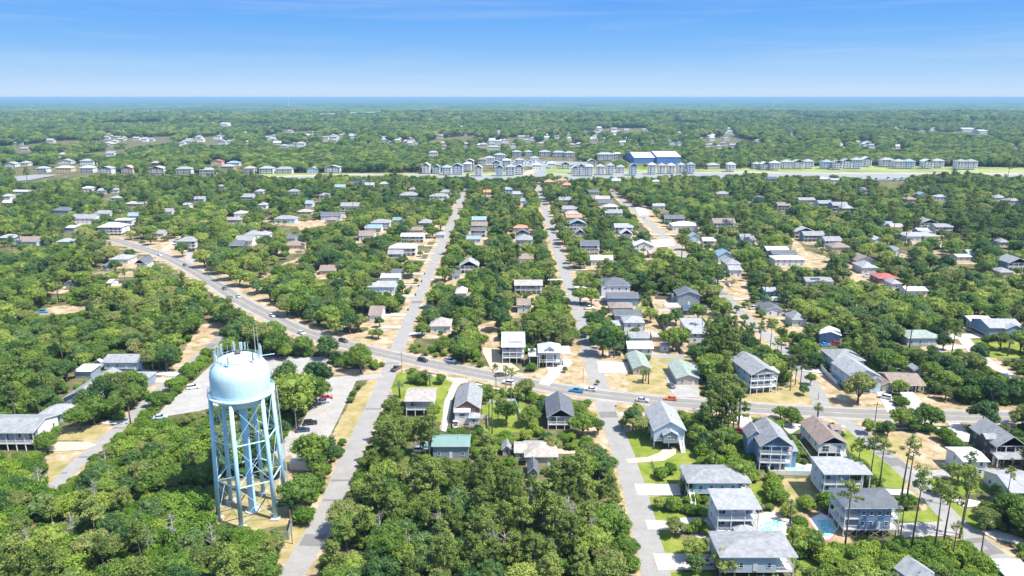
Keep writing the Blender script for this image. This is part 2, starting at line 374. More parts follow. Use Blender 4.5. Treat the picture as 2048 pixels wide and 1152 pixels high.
# open ground without canopy
OPEN = [  # sand and yards
    [(262, 484), (330, 484), (405, 500), (440, 530), (500, 545), (530, 550), (545, 535), (600, 515), (612, 522), (560, 560), (540, 590), (560, 615), (600, 640), (640, 655), (700, 668), (735, 662), (742, 645), (790, 640), (812, 610), (835, 570), (850, 575), (800, 690), (770, 700), (690, 680), (560, 632), (480, 590), (400, 545), (330, 515)],
    [(735, 762), (755, 762), (700, 880), (662, 868)], [(1100, 700), (1140, 690), (1160, 690), (1190, 780), (1110, 770), (1060, 762), (1050, 750), (1090, 735)],
    [(1190, 700), (1245, 700), (1255, 755), (1400, 760), (1400, 775), (1340, 790), (1270, 785), (1205, 765)], [(1303, 722), (1370, 718), (1395, 730), (1340, 760), (1300, 770)],
    [(1180, 812), (1222, 880), (1190, 890), (1165, 870)], [(1222, 812), (1330, 830), (1300, 850), (1250, 850)],
    [(1500, 965), (1625, 955), (1660, 1010), (1620, 1035), (1560, 1030)], [(1610, 1030), (1690, 1035), (1705, 1085), (1620, 1085)],
    [(1716, 872), (1800, 862), (1880, 868), (1905, 905), (1900, 935), (1810, 945), (1760, 900)], [(1605, 755), (1640, 800), (1560, 808), (1500, 800), (1480, 790), (1560, 780)],
    [(1640, 750), (1660, 745), (1690, 790), (1770, 785), (1790, 820), (1690, 818), (1660, 800)], [(1810, 785), (1900, 790), (1930, 815), (2048, 810), (2048, 826), (1850, 822)],
    [(1500, 620), (1540, 650), (1570, 690), (1600, 720), (1560, 705), (1510, 670)], [(1455, 625), (1490, 650), (1500, 665), (1460, 650)],
    [(90, 900), (185, 888), (160, 930), (120, 960), (95, 975)], [(115, 855), (225, 848), (200, 880), (110, 882)], [(400, 650), (450, 640), (440, 690), (420, 680), (380, 735), (340, 745), (360, 715)],
    [(560, 900), (600, 905), (640, 935), (612, 1000), (590, 1100), (560, 1130), (575, 1050), (540, 990)], [(440, 960), (560, 960), (575, 1050), (500, 1060), (430, 1045)],
    [(640, 725), (690, 738), (775, 740), (760, 752), (690, 750), (630, 752)], [(770, 755), (800, 745), (880, 752), (940, 758), (930, 765), (880, 790), (775, 790)], [(862, 800), (895, 790), (890, 830), (860, 820)],
    [(965, 805), (1040, 800), (1080, 830), (1050, 860), (980, 870)], [(1300, 590), (1390, 600), (1420, 612), (1430, 630), (1350, 640), (1310, 625)], [(1145, 590), (1210, 600), (1215, 612), (1160, 625)],
    [(1290, 410), (1345, 470), (1310, 478), (1270, 430)], [(1300, 640), (1360, 640), (1380, 712), (1310, 720), (1290, 690)], [(1540, 620), (1560, 632), (1540, 640)],
    [(1490, 545), (1500, 600), (1460, 610), (1445, 590)], [(955, 650), (990, 640), (1000, 690), (990, 720), (965, 710)], [(1130, 660), (1150, 665), (1158, 720), (1135, 715)],
    [(1945, 930), (2048, 930), (2048, 950), (1960, 960)], [(1590, 470), (1610, 500), (1670, 520), (1640, 540), (1580, 510)], [(1870, 500), (1900, 505), (1895, 515), (1860, 510)],
    [(1700, 530), (1740, 560), (1700, 565)], [(590, 445), (640, 440), (700, 430), (690, 440), (600, 460)], [(540, 430), (512, 440), (540, 445)], [(900, 800), (880, 800), (880, 860), (895, 870)],
    [(100, 610), (175, 612), (180, 622), (90, 632), (70, 630)], [(1745, 360), (1810, 352), (1810, 375), (1760, 372)], [(405, 285), (440, 275), (440, 288), (410, 292)]]
for q in OPEN: mark(q)
LAWN = [[(1244, 866), (1292, 855), (1305, 880), (1322, 903), (1296, 913), (1252, 917)], [(1258, 928), (1330, 917), (1375, 898), (1395, 905), (1392, 928), (1366, 932), (1356, 967), (1270, 968)],
        [(1281, 992), (1400, 995), (1402, 1012), (1365, 1022), (1382, 1036), (1340, 1042), (1290, 1039)], [(1298, 1060), (1340, 1058), (1366, 1084), (1402, 1090), (1425, 1106), (1306, 1108)],
        [(1318, 1141), (1430, 1141), (1425, 1160), (1322, 1160)], [(1693, 858), (1715, 872), (1765, 915), (1815, 962), (1805, 978), (1768, 976), (1735, 930), (1700, 905), (1685, 880)],
        [(1835, 960), (1910, 955), (1985, 955), (1990, 975), (1900, 1000), (1868, 985)], [(1866, 1000), (1900, 1000), (1930, 1018), (1900, 1042), (1870, 1045), (1850, 1010)], [(1908, 1025), (1945, 1015), (1975, 1060), (1955, 1062)],
        [(770, 757), (800, 745), (880, 752), (905, 765), (890, 800), (885, 850), (860, 835), (790, 795)], [(965, 805), (1040, 800), (1080, 830), (1050, 862), (970, 872)],
        [(1925, 682), (1960, 678), (2060, 690), (2060, 714), (1990, 717), (1945, 708)], [(1498, 968), (1560, 958), (1552, 1000), (1512, 1008)], [(1597, 1115), (1640, 1118), (1630, 1160), (1590, 1160)],
        [(1268, 612), (1300, 612), (1300, 622), (1272, 622)], [(1510, 980), (1540, 985), (1535, 1000), (1512, 1000)], [(1780, 1020), (1880, 1025), (1885, 1045), (1800, 1045)], [(365, 505), (390, 500), (400, 508), (372, 512)],
        [(1530, 340), (1900, 335), (1900, 348), (1530, 345)], [(1255, 335), (1460, 338), (1470, 344), (1100, 345), (1100, 338)], [(1024, 312), (1110, 315), (1110, 321), (1020, 320)], [(395, 283), (440, 273), (440, 290), (410, 293)]]
for q in LAWN[:-4]: mark(q)
DRY = [[(735, 762), (755, 762), (690, 895), (660, 890), (700, 800)], [(1255, 716), (1400, 716), (1400, 790), (1255, 785)], [(440, 960), (560, 960), (575, 1050), (500, 1060), (430, 1045)], [(1540, 960), (1625, 955), (1660, 1010), (1560, 1030)],
       [(1600, 760), (1640, 800), (1560, 810), (1480, 800)], [(1720, 870), (1800, 870), (1830, 930), (1800, 930)], [(590, 1040), (620, 1040), (590, 1120), (560, 1130)], [(100, 915), (150, 930), (90, 990), (80, 960)], [(118, 855), (220, 850), (200, 880), (110, 882)]]

# ------------------------------------------------------------------ the ground: one sheet reaching the horizon
xs_mid = np.arange(-210, 300.1, 1.25); ys_mid = np.arange(130, 620.1, 1.25)
def ext(lo, hi, step, end):
    R = []; x = hi; s = step
    while x < end: s *= 1.25; x += s; R.append(x)
    Lf = []; x = lo; s = step
    while x > -end: s *= 1.25; x -= s; Lf.append(x)
    return Lf[::-1], R
l, r_ = ext(xs_mid[0], xs_mid[-1], 1.25, 62000); gx = np.array(l + list(xs_mid) + r_)
l, r_ = ext(ys_mid[0], ys_mid[-1], 1.25, 62000); gy = np.array([q for q in l] + list(ys_mid) + r_)
X, Y = np.meshgrid(gx, gy); nx, ny = len(gx), len(gy)
me = bpy.data.meshes.new('ground')
me.vertices.add(nx * ny)
me.vertices.foreach_set('co', np.stack([X.ravel(), Y.ravel(), np.zeros(nx * ny)], 1).ravel())
idx = np.arange(nx * ny).reshape(ny, nx)
quads = np.stack([idx[:-1, :-1], idx[:-1, 1:], idx[1:, 1:], idx[1:, :-1]], -1).reshape(-1, 4)
nf = len(quads); me.loops.add(nf * 4); me.polygons.add(nf)
me.loops.foreach_set('vertex_index', quads.ravel().astype(np.int32)); me.polygons.foreach_set('loop_start', np.arange(0, nf * 4, 4, dtype=np.int32))
me.update(calc_edges=True)
lawn = np.zeros(X.shape, np.float32); sand = np.zeros(X.shape, np.float32); dry = np.zeros(X.shape, np.float32)
def paint(arr, poly, val=1.0):
    P = np.array([tuple(G(x, y).xy) for x, y in poly])
    i0, i1 = np.searchsorted(gx, [P[:, 0].min(), P[:, 0].max()]); j0, j1 = np.searchsorted(gy, [P[:, 1].min(), P[:, 1].max()])
    s = (slice(max(j0 - 1, 0), j1 + 1), slice(max(i0 - 1, 0), i1 + 1))
    arr[s][inpoly(X[s], Y[s], P)] = val
for q in OPEN: paint(sand, q)
for P, hw in roadW:
    for p in P[::2]:
        if p[1] > 1100 or p[1] < 120: continue
        i0, i1 = np.searchsorted(gx, [p[0] - hw - 5, p[0] + hw + 5]); j0, j1 = np.searchsorted(gy, [p[1] - hw - 5, p[1] + hw + 5])
        s = (slice(j0, j1), slice(i0, i1)); d = np.hypot(X[s] - p[0], Y[s] - p[1])
        sand[s] = np.maximum(sand[s], np.clip((hw + 4.5 - d) / 2.5, 0, 1))
for q in DRY: paint(dry, q)
for q in LAWN: paint(lawn, q)
def blur(a):
    b = a.copy(); b[1:-1, 1:-1] = (a[1:-1, 1:-1] * 2 + a[:-2, 1:-1] + a[2:, 1:-1] + a[1:-1, :-2] + a[1:-1, 2:]) / 6; return b
GROUND = me; LAWN_A, SAND_A, DRY_A = lawn, sand, dry
m, n, b = newmat('yard_ground'); t = N(n, 'ShaderNodeTexCoord')
def noi(sc, det=8, ro=.65):
    q = N(n, 'ShaderNodeTexNoise'); q.inputs['Scale'].default_value = sc; q.inputs['Detail'].default_value = det; q.inputs['Roughness'].default_value = ro
    n.links.new(t.outputs['Object'], q.inputs[0]); return q
def rmp(src, stops):
    q = N(n, 'ShaderNodeValToRGB'); n.links.new(src, q.inputs[0]); el = q.color_ramp.elements
    el[0].position, el[0].color = stops[0][0], (*stops[0][1], 1); el[1].position, el[1].color = stops[-1][0], (*stops[-1][1], 1)
    for p, c in stops[1:-1]:
        e_ = el.new(p); e_.color = (*c, 1)
    return q.outputs[0]
def att(nm):
    q = N(n, 'ShaderNodeAttribute', attribute_name=nm); return q.outputs['Fac']
def fuzzy(fac, nz_, w=.35):
    a_ = N(n, 'ShaderNodeMath', operation='ADD'); s_ = N(n, 'ShaderNodeMath', operation='MULTIPLY_ADD'); s_.inputs[1].default_value = w * 2; s_.inputs[2].default_value = -w
    n.links.new(nz_, s_.inputs[0]); n.links.new(fac, a_.inputs[0]); n.links.new(s_.outputs[0], a_.inputs[1])
    q = N(n, 'ShaderNodeMapRange'); q.inputs[1].default_value = .4; q.inputs[2].default_value = .6; n.links.new(a_.outputs[0], q.inputs[0]); return q.outputs[0]
def mixc(f, a_, b_):
    q = N(n, 'ShaderNodeMix', data_type='RGBA'); n.links.new(f, q.inputs[0]); n.links.new(a_, q.inputs[6]); n.links.new(b_, q.inputs[7]); return q.outputs[2]
nA = noi(.08, 10, .7).outputs[0]; nB = noi(.16, 12, .72).outputs[0]; nC = noi(3, 4).outputs[0]
base = rmp(nA, ((.35, (.045, .055, .022)), (.5, (.10, .10, .045)), (.62, (.20, .16, .09))))
sandc = rmp(nB, ((.34, (.14, .14, .055)), (.43, (.25, .20, .10)), (.52, (.36, .265, .17)), (.62, (.46, .37, .27))))
dryc = rmp(nB, ((.35, (.19, .18, .06)), (.5, (.29, .24, .11)), (.65, (.38, .30, .17))))
lawnc = rmp(nB, ((.34, (.085, .13, .018)), (.5, (.15, .20, .028)), (.64, (.24, .24, .06))))
c1 = mixc(fuzzy(att('sand'), nB, .75), base, sandc); c1 = mixc(fuzzy(att('dry'), nB, .6), c1, dryc); c1 = mixc(fuzzy(att('lawn'), nB, .25), c1, lawnc)
n.links.new(c1, b.inputs['Base Color']); b.inputs['Roughness'].default_value = .95; b.inputs['Specular IOR Level'].default_value = .1
bp = N(n, 'ShaderNodeBump'); bp.inputs['Strength'].default_value = .5; bp.inputs['Distance'].default_value = .2; n.links.new(nC, bp.inputs['Height']); n.links.new(bp.outputs[0], b.inputs['Normal'])
me.materials.append(m); struct(link('ground', me))

# ------------------------------------------------------------------ waterway, marsh, marina basin
m_w, n, b = newmat('creek_water'); b.inputs['Base Color'].default_value = (.24, .25, .235, 1); b.inputs['Roughness'].default_value = .5  # grey of the reflected sky is put into the base colour
t = N(n, 'ShaderNodeTexCoord'); q = N(n, 'ShaderNodeTexNoise'); q.inputs['Scale'].default_value = .35; q.inputs['Detail'].default_value = 4; n.links.new(t.outputs['Object'], q.inputs[0])
bp = N(n, 'ShaderNodeBump'); bp.inputs['Strength'].default_value = .3; n.links.new(q.outputs[0], bp.inputs['Height']); n.links.new(bp.outputs[0], b.inputs['Normal'])
m_marsh = mat('marsh_grass', (.25, .29, .10), .9, .4, .02); m_sand = mat('sand_bank', (.42, .36, .26), .9, .25, .03)
def sheet(name, poly, m, zz, clr=True, kind='structure'):
    mb = MB(); mb.poly([(*G(x, y).xy, zz) for x, y in poly]); o = struct(mb.build(name, m), kind)
    NOBASE.append(np.array([tuple(G(x, y).xy) for x, y in poly]))
    if clr: mark(poly)
    return o
NOBASE = []
sheet('marsh', [(515, 350), (540, 347), (800, 346), (1000, 345), (1100, 338), (1300, 339), (1480, 338), (1560, 333), (1800, 332), (2048, 336), (2350, 340), (2350, 356), (2048, 357), (1700, 358), (1024, 364), (520, 360)], m_marsh, .4, clr=False)
sheet('sand_bank', [(525, 353), (600, 351), (700, 349), (900, 349), (1060, 350), (1200, 347), (1500, 344), (1600, 346), (1900, 346), (2048, 346), (2350, 348), (2350, 351), (1500, 352), (530, 356)], m_sand, .5, clr=False)
sheet('water', [(530, 356), (700, 351), (860, 350), (1000, 351), (1170, 350), (1180, 348), (1400, 346.5), (1560, 347.5), (1800, 348.5), (2048, 350), (2350, 352), (2350, 359), (2048, 357), (1730, 362), (1500, 358), (1300, 361), (1100, 362), (900, 363), (600, 363), (540, 360)], m_w, .6, clr=False)
sheet('cove_water', [(28, 354), (70, 350), (115, 350), (90, 355), (60, 361), (28, 363)], m_w, .6)
sheet('inlet_water', [(1064, 352), (1102, 352), (1088, 345), (1092, 338), (1110, 331), (1190, 331), (1190, 325), (1080, 322), (1020, 322), (970, 324), (960, 330), (1005, 332), (1060, 334), (1078, 337), (1070, 343)], m_w, .62)
sheet('sand_bank', [(1056, 341), (1078, 337), (1070, 345), (1062, 350), (1040, 351)], m_sand, .64)

for q in ([(530, 350), (600, 349), (635, 351), (630, 356), (530, 354)], [(690, 349), (770, 348), (775, 352), (700, 353)], [(800, 348), (880, 347), (905, 351), (810, 352)], [(955, 346), (1062, 350), (1020, 357), (960, 356)], [(1064, 336), (1110, 331), (1190, 330), (1190, 324), (1080, 322), (970, 324), (965, 331), (1060, 334), (1068, 350), (1098, 352)], [(1100, 343), (1460, 341), (1500, 345), (1420, 353), (1340, 350), (1300, 354), (1210, 351), (1180, 356), (1110, 351)], [(1530, 337), (1900, 336), (1890, 345), (1830, 350), (1760, 357), (1710, 356), (1680, 350), (1600, 353), (1530, 347)], [(1950, 342), (2048, 341), (2048, 352), (1980, 350)],
          [(28, 348), (120, 346), (200, 348), (200, 351), (110, 358), (60, 364), (28, 364)]): mark(q)
# ------------------------------------------------------------------ houses
def window_mesh(w, h):
    k = ('win', w, h)
    if k in MC: return MC[k]
    mb = MB(); t = .09 if w < 2 else .12
    mb.box(-w / 2, w / 2, -.06, .02, h - t, h); mb.box(-w / 2, w / 2, -.08, .02, 0, t); mb.box(-w / 2, -w / 2 + t, -.06, .02, t, h - t); mb.box(w / 2 - t, w / 2, -.06, .02, t, h - t)
    if h > 1: mb.box(-w / 2 + t, w / 2 - t, -.05, .01, h * .5 - .03, h * .5 + .03)
    if w > 1.5: mb.box(-.04, .04, -.055, .015, t, h - t)
    p = MB(); p.poly([(-w / 2 + t, -.03, t), (w / 2 - t, -.03, t), (w / 2 - t, -.03, h - t), (-w / 2 + t, -.03, h - t)])
    MC[k] = (mb.mesh('window', M_trim), p.mesh('pane', M_glass)); return MC[k]
def win_simple(w, h):
    k = ('wins', w, h)
    if k in MC: return MC[k]
    mb = MB(); mb.box(-w / 2, w / 2, -.05, .0, 0, h, 0); mb.poly([(-w / 2 + .12, -.06, .12), (w / 2 - .12, -.06, .12), (w / 2 - .12, -.06, h - .12), (-w / 2 + .12, -.06, h - .12)], 1)
    MC[k] = mb.mesh('window', [M_trim, M_glass]); return MC[k]
def addwin(root, x, y, z_, rz, w, h, near):
    if near:
        a, p = window_mesh(w, h); o = link('window', a, root, (x, y, z_), rz); link('pane', p, o)
    else: link('window', win_simple(w, h), root, (x, y, z_), rz)
def door_part(root, x, y, z_, rz, col='white'):
    k = ('door', col)
    if k not in MC:
        mb = MB(); mb.box(-.5, .5, -.07, 0, 0, 2.1); h_ = MB(); h_.box(.32, .38, -.13, -.07, .95, 1.05)
        MC[k] = (mb.mesh('door', wallm(col)), h_.mesh('handle', M_metal))
    o = link('door', MC[k][0], root, (x, y, z_), rz); link('handle', MC[k][1], o)
def roof_build(mb, wb, w, d, h, roof, rh, ov, cx=0, cy=0, th=.22):
    W, D = w / 2 + ov, d / 2 + ov
    def S(pts): mb.slab([(p[0] + cx, p[1] + cy, p[2] + th) for p in pts], th)
    if roof == 'gx':
        s = rh / (d / 2); ze = h - ov * s; zr = h + rh
        S([(-W, -D, ze), (W, -D, ze), (W, 0, zr), (-W, 0, zr)]); S([(-W, 0, zr), (W, 0, zr), (W, D, ze), (-W, D, ze)])
        if wb:
            for sx in (-1, 1):
                x = sx * w / 2; wb.poly([(x + cx, -sx * d / 2 + cy, h), (x + cx, sx * d / 2 + cy, h), (x + cx, cy, zr - .01)])
    elif roof == 'gy':
        s = rh / (w / 2); ze = h - ov * s; zr = h + rh
        S([(-W, -D, ze), (0, -D, zr), (0, D, zr), (-W, D, ze)][::1]); S([(0, -D, zr), (W, -D, ze), (W, D, ze), (0, D, zr)])
        if wb:
            for sy in (-1, 1):
                y = sy * d / 2; wb.poly([(sy * w / 2 + cx, y + cy, h), (-sy * w / 2 + cx, y + cy, h), (cx, y + cy, zr - .01)])
    elif roof == 'hip':
        if w >= d:
            s = rh / D; ze = h; r = W - D
            S([(-W, -D, ze), (W, -D, ze), (r, 0, h + rh), (-r, 0, h + rh)] if r > .01 else [(-W, -D, ze), (W, -D, ze), (0, 0, h + rh)])
            S([(W, D, ze), (-W, D, ze), (-r, 0, h + rh), (r, 0, h + rh)] if r > .01 else [(W, D, ze), (-W, D, ze), (0, 0, h + rh)])
            S([(W, -D, ze), (W, D, ze), (r, 0, h + rh)]); S([(-W, D, ze), (-W, -D, ze), (-r, 0, h + rh)])
        else:
            r = D - W; ze = h
            S([(-W, -D, ze), (W, -D, ze), (0, -r, h + rh)]); S([(W, D, ze), (-W, D, ze), (0, r, h + rh)])
            S([(W, -D, ze), (W, D, ze), (0, r, h + rh), (0, -r, h + rh)]); S([(-W, D, ze), (-W, -D, ze), (0, -r, h + rh), (0, r, h + rh)])
    else:  # shed, low front
        S([(-W, -D, h), (W, -D, h), (W, D, h + rh), (-W, D, h + rh)])
        if wb: wb.poly([(-w / 2 + cx, d / 2 + cy, h), (w / 2 + cx, d / 2 + cy, h), (w / 2 + cx, d / 2 + cy, h + rh - .05), (-w / 2 + cx, d / 2 + cy, h + rh - .05)][::-1]); \
                wb.poly([(w / 2 + cx, -d / 2 + cy, h), (w / 2 + cx, d / 2 + cy, h), (w / 2 + cx, d / 2 + cy, h + rh * .95)]); wb.poly([(-w / 2 + cx, d / 2 + cy, h), (-w / 2 + cx, -d / 2 + cy, h), (-w / 2 + cx, d / 2 + cy, h + rh * .95)])
HOUSES = []
def post_mesh(h, r, m):
    k = ('post', round(h, 1), r, m.name)
    if k not in MC: MC[k] = MB().box(-r, r, -r, r, 0, round(h, 1)).mesh('post', m)
    return MC[k]
def rail_build(root, x0, x1, y0, y1, z_):
    mb = MB()
    def seg(ax, ay, bx, by):
        L = math.hypot(bx - ax, by - ay); n_ = max(2, int(L / .3))
        if abs(bx - ax) > abs(by - ay):
            mb.box(min(ax, bx), max(ax, bx), ay - .03, ay + .03, z_ + .95, z_ + 1.02); mb.box(min(ax, bx), max(ax, bx), ay - .03, ay + .03, z_ + .1, z_ + .16)
        else:
            mb.box(ax - .03, ax + .03, min(ay, by), max(ay, by), z_ + .95, z_ + 1.02); mb.box(ax - .03, ax + .03, min(ay, by), max(ay, by), z_ + .1, z_ + .16)
        for i in range(n_):
            t_ = (i + .5) / n_; x = ax + (bx - ax) * t_; y = ay + (by - ay) * t_; mb.box(x - .03, x + .03, y - .03, y + .03, z_ + .16, z_ + .95)
    seg(x0, y0, x1, y0); seg(x0, y0 + .05, x0, y1); seg(x1, y0 + .05, x1, y1)
    mb.build('railing', M_trim, root)
def stairs_part(root, x, y, z0, n_dir=(0, -1), w=1.2):
    """a straight flight going down from (x, y, z0) along n_dir, with stringers and hand rails"""
    mb = MB(); n_ = int(z0 / .19); L = n_ * .27; dx, dy = n_dir
    for i in range(n_):
        a = i * .27; zt = z0 - (i + 1) * .19
        if dx: xa, xb = sorted((x + dx * a, x + dx * (a + .3))); mb.box(xa, xb, y - w / 2, y + w / 2, zt - .05, zt)
        else: ya, yb = sorted((y + dy * a, y + dy * (a + .3))); mb.box(x - w / 2, x + w / 2, ya, yb, zt - .05, zt)
    for s_ in (-1, 1):
        for dz in (0, .95):
            if dx: mb.tube([(x, y + s_ * w / 2, z0 - .1 + dz), (x + dx * L, y + s_ * w / 2, .0 + dz)], .07, 4)
            else: mb.tube([(x + s_ * w / 2, y, z0 - .1 + dz), (x + s_ * w / 2, y + dy * L, .0 + dz)], .07, 4)
    mb.build('stairs', M_trim, root)
NFAR = []
def house(x0, x1, ye, h=3.0, base=0.0, d=10, roof='gx', rh=2.0, rc='grey', wc='white', rot=0, porch=None, label=None, cat='house', near=False, chim=None, ov=.5, ex=(), stairs=None, group=None,
          name='house', vis=1.0, uc=None, solar=False, door=True, winm=1.0, li=0.0, ri=0.0):
    xm = (x0 + x1) / 2; zc = depth(xm, ye, h); w = (x1 - x0) * zc / F - 2 * ov
    w = max(w, 2)
    P = G(xm, ye, h); far = zc > 700
    rz = math.radians(rot); D2 = d / 2 + ov
    cx, cy = P.x - math.sin(rz) * D2, P.y + math.cos(rz) * D2
    root = thing(name, '', cat, (cx, cy, 0), rz)
    pd = porch['d'] if porch else 0
    wb, rb = MB(), MB()
    yf = -d / 2 + pd; zb = base
    wb.box(-w / 2 + li, w / 2 - ri, yf, d / 2, zb, h)
    roof_build(rb, wb, w, d, h, roof, rh, ov)
    if pd and roof == 'gx':
        pass
    for q in ex:
        w2 = MB() if q.get('wc') else wb; r2 = MB() if q.get('rc') else rb
        ex_h, ex_b = q['h'], q.get('base', base); qx, qy = q['x'], q['y']
        if q.get('walls', True): w2.box(qx - q['w'] / 2, qx + q['w'] / 2, qy - q['d'] / 2, qy + q['d'] / 2, ex_b, ex_h)
        else:
            for sx in (-1, 1):
                for sy in (-1, 1):
                    link('post', post_mesh(ex_h, .12, M_trim), root, (qx + sx * (q['w'] / 2 - .15), qy + sy * (q['d'] / 2 - .15), 0))
        roof_build(r2, w2, q['w'], q['d'], ex_h, q.get('roof', 'gx'), q.get('rh', 1.2), q.get('ov', .35), qx, qy, .18)
        if w2 is not wb and w2.v: w2.build('wall', wallm(q['wc']), root)
        if r2 is not rb: r2.build('roof', [roofm(q['rc']), M_trim], root)
        if q.get('win', near) and q.get('walls', True) and q['w'] > 1.6:
            addwin(root, qx, qy - q['d'] / 2, max(ex_b + .6, ex_h - 1.7), 0, 1.0 if q['w'] < 4 else 2.0, 1.2, near)
    wb.build('wall', wallm(wc), root); ro = rb.build('roof', [roofm(rc), M_trim], root)
    st = max(1, int(round((h - base) / 2.9))); fh = (h - base) / st
    side = 1 if cx < 0 else -1
    nwin = max(1, int(w / (3.4 if not far else 3.8)))
    for k in range(st):
        zf = base + k * fh
        for i in range(nwin):
            u = -w / 2 + li + (w - li - ri) * (i + .5) / nwin
            if k == 0 and i == nwin // 2 and door and not far and nwin > 1: door_part(root, u, yf - .0, zf + .05, 0, 'blue' if wc == 'white' else 'white'); continue
            big = pd and (i % 2 == 0)
            addwin(root, u, yf - .0, zf + (.1 if big else .85), 0, (2.2 if big else (1.7 if far else 1.0)), (2.1 if big else (1.5 if far else 1.35)), near)
        ns = max(1, int((d - pd) / (4.5 if near else 6)))
        for sd_ in ((1, -1) if near else (side,)):
            for i in range(ns):
                v = yf + (d - pd) * (i + .5) / ns
                addwin(root, w / 2 - ri if sd_ > 0 else -w / 2 + li, v, zf + .85, sd_ * math.pi / 2, 1.0, 1.35, near)
    if pd:
        nb = max(2, int(round(w / 3.0))) + 1
        fl = MB()
        for k in range(st):
            zf = base + k * fh
            if zf > .3: fl.box(-w / 2, w / 2, -d / 2, yf - .01, zf - .3, zf)
        if fl.v: fl.build('porch_floor', M_trim, root)
        for i in range(nb): link('post', post_mesh(h, .11, M_trim), root, (-w / 2 + .12 + (w - .24) * i / (nb - 1), -d / 2 + .13, 0))
        if not far:
            for k in range(st):
                if base + k * fh > .3: rail_build(root, -w / 2 + .1, w / 2 - .1, -d / 2 + .1, yf, base + k * fh)
        if roof == 'gy':
            g = MB(); zr = h + rh; g.poly([(-w / 2, -d / 2, h), (w / 2, -d / 2, h), (0, -d / 2, zr - .01)]); g.build('gable', wallm(porch.get('gc', wc)), root)
        bm = MB(); bm.box(-w / 2, w / 2, -d / 2 + .02, -d / 2 + .24, h - .3, h); bm.build('porch_beam', M_trim, root)
    for in_, sx in ((li, -1), (ri, 1)):
        if not in_: continue
        xa, xb = (-w / 2, -w / 2 + in_ - .01) if sx < 0 else (w / 2 - in_ + .01, w / 2); fl = MB()
        for k in range(st):
            zf = base + k * fh; fl.box(xa, xb, -d / 2, d / 2, zf - .28, zf - .02)
            rail_build(root, xa + .1, xb - .1, -d / 2 + .1, d / 2 - .1, zf - .02)
        fl.build('deck', M_trim, root)
        for i in range(4): link('post', post_mesh(h, .11, M_trim), root, (xa + .12 if sx < 0 else xb - .12, -d / 2 + .13 + (d - .26) * i / 3, 0))
    if base > .5:
        fb = MB(); fb.box(-w / 2 + .02, w / 2 - .02, yf + .02, d / 2 - .02, base - .35, base); fb.build('floor_beam', M_trim, root)
        npx, npy = max(2, int(w / 3.3) + 1), max(2, int(d / 4.5) + 1)
        for i in range(npx):
            for j in range(npy):
                if far and 0 < j < npy - 1: continue
                if pd and j == 0: continue
                link('piling', post_mesh(base - .35, .13, M_wood if uc is None else M_trim), root, (-w / 2 + .2 + (w - .4) * i / (npx - 1), -d / 2 + .3 + (d - .6) * j / (npy - 1), 0))
        ub = MB(); ub.box(-w / 2 + w * .25, w / 2 - w * .1, yf + (d - pd) * .4, d / 2 - .4, 0, base - .36); ub.build('ground_floor_room', wallm(uc or wc), root)
    if stairs:
        hs = base + (0 if base > .5 else .6)
        stairs_part(root, (w / 2 - 1 if stairs == 'r' else -w / 2 + 1), -d / 2, hs, (0, -1))
    if chim:
        cb = MB(); cb.box(chim[0] - .6, chim[0] + .6, chim[1] - .5, chim[1] + .5, h * .5, h + rh + 1.2).box(chim[0] - .7, chim[0] + .7, chim[1] - .6, chim[1] + .6, h + rh + 1.2, h + rh + 1.4)
        cb.build('chimney', wallm('brick'), ro)
    if solar:
        sb = MB(); s_ = rh / (d / 2)
        for i in range(3):
            xa = -w * .3 + i * 1.9; ya, yb = -d * .38, -d * .15
            sb.poly([(xa, ya, h + (ya + d / 2) * s_ + .32), (xa + 1.7, ya, h + (ya + d / 2) * s_ + .32), (xa + 1.7, yb, h + (yb + d / 2) * s_ + .32), (xa, yb, h + (yb + d / 2) * s_ + .32)])
        sb.build('solar_panel', M_glass, ro)
    elif not far and roof in ('gx', 'gy', 'hip'):
        for q_ in ((w * .18, d * -.12), (-w * .22, d * .1))[: 2 if near else 1]:     # plumbing vents
            zt = h + rh * (1 - (abs(q_[1]) / (d / 2) if roof != 'gy' else abs(q_[0]) / (w / 2))) if roof != 'hip' else h + rh * .5
            vb = MB(); vb.tube([(q_[0], q_[1], zt - .2), (q_[0], q_[1], zt + .75)], .09, 6); vb.build('vent_pipe', M_metal, ro)
    # mask: the seen outline of this house
    pts = []
    for lx in (-w / 2 - ov, w / 2 + ov):
        for ly in (-D2, D2):
            X_ = cx + lx * math.cos(rz) - ly * math.sin(rz); Y_ = cy + lx * math.sin(rz) + ly * math.cos(rz)
            for zz in (h, max(0, h - vis * (h if vis > 1.5 else 2.6 * vis))): pts.append(PR(X_, Y_, zz)[:2])
    pts.append(PR(cx, cy, h + rh)[:2])
    hp = hull(pts); r = raster(hp)
    if r is not None and vis > 0: 
        s = hdep[r[0]]; s = hdep[r[0]][r[1]]; hdep[r[0]][r[1]] = np.maximum(s, cy)
    HOUSES.append(dict(o=root, x=cx, y=cy, w=w, d=d, rz=rz, px=xm, py=ye, wc=wc, rc=rc, label=label, st=st, base=base, roof=roof, porch=bool(pd), r=max(w, d) / 2))
    if label: root['label'] = label
    if group: root['group'] = group
    return root

P2 = dict(d=2.6)
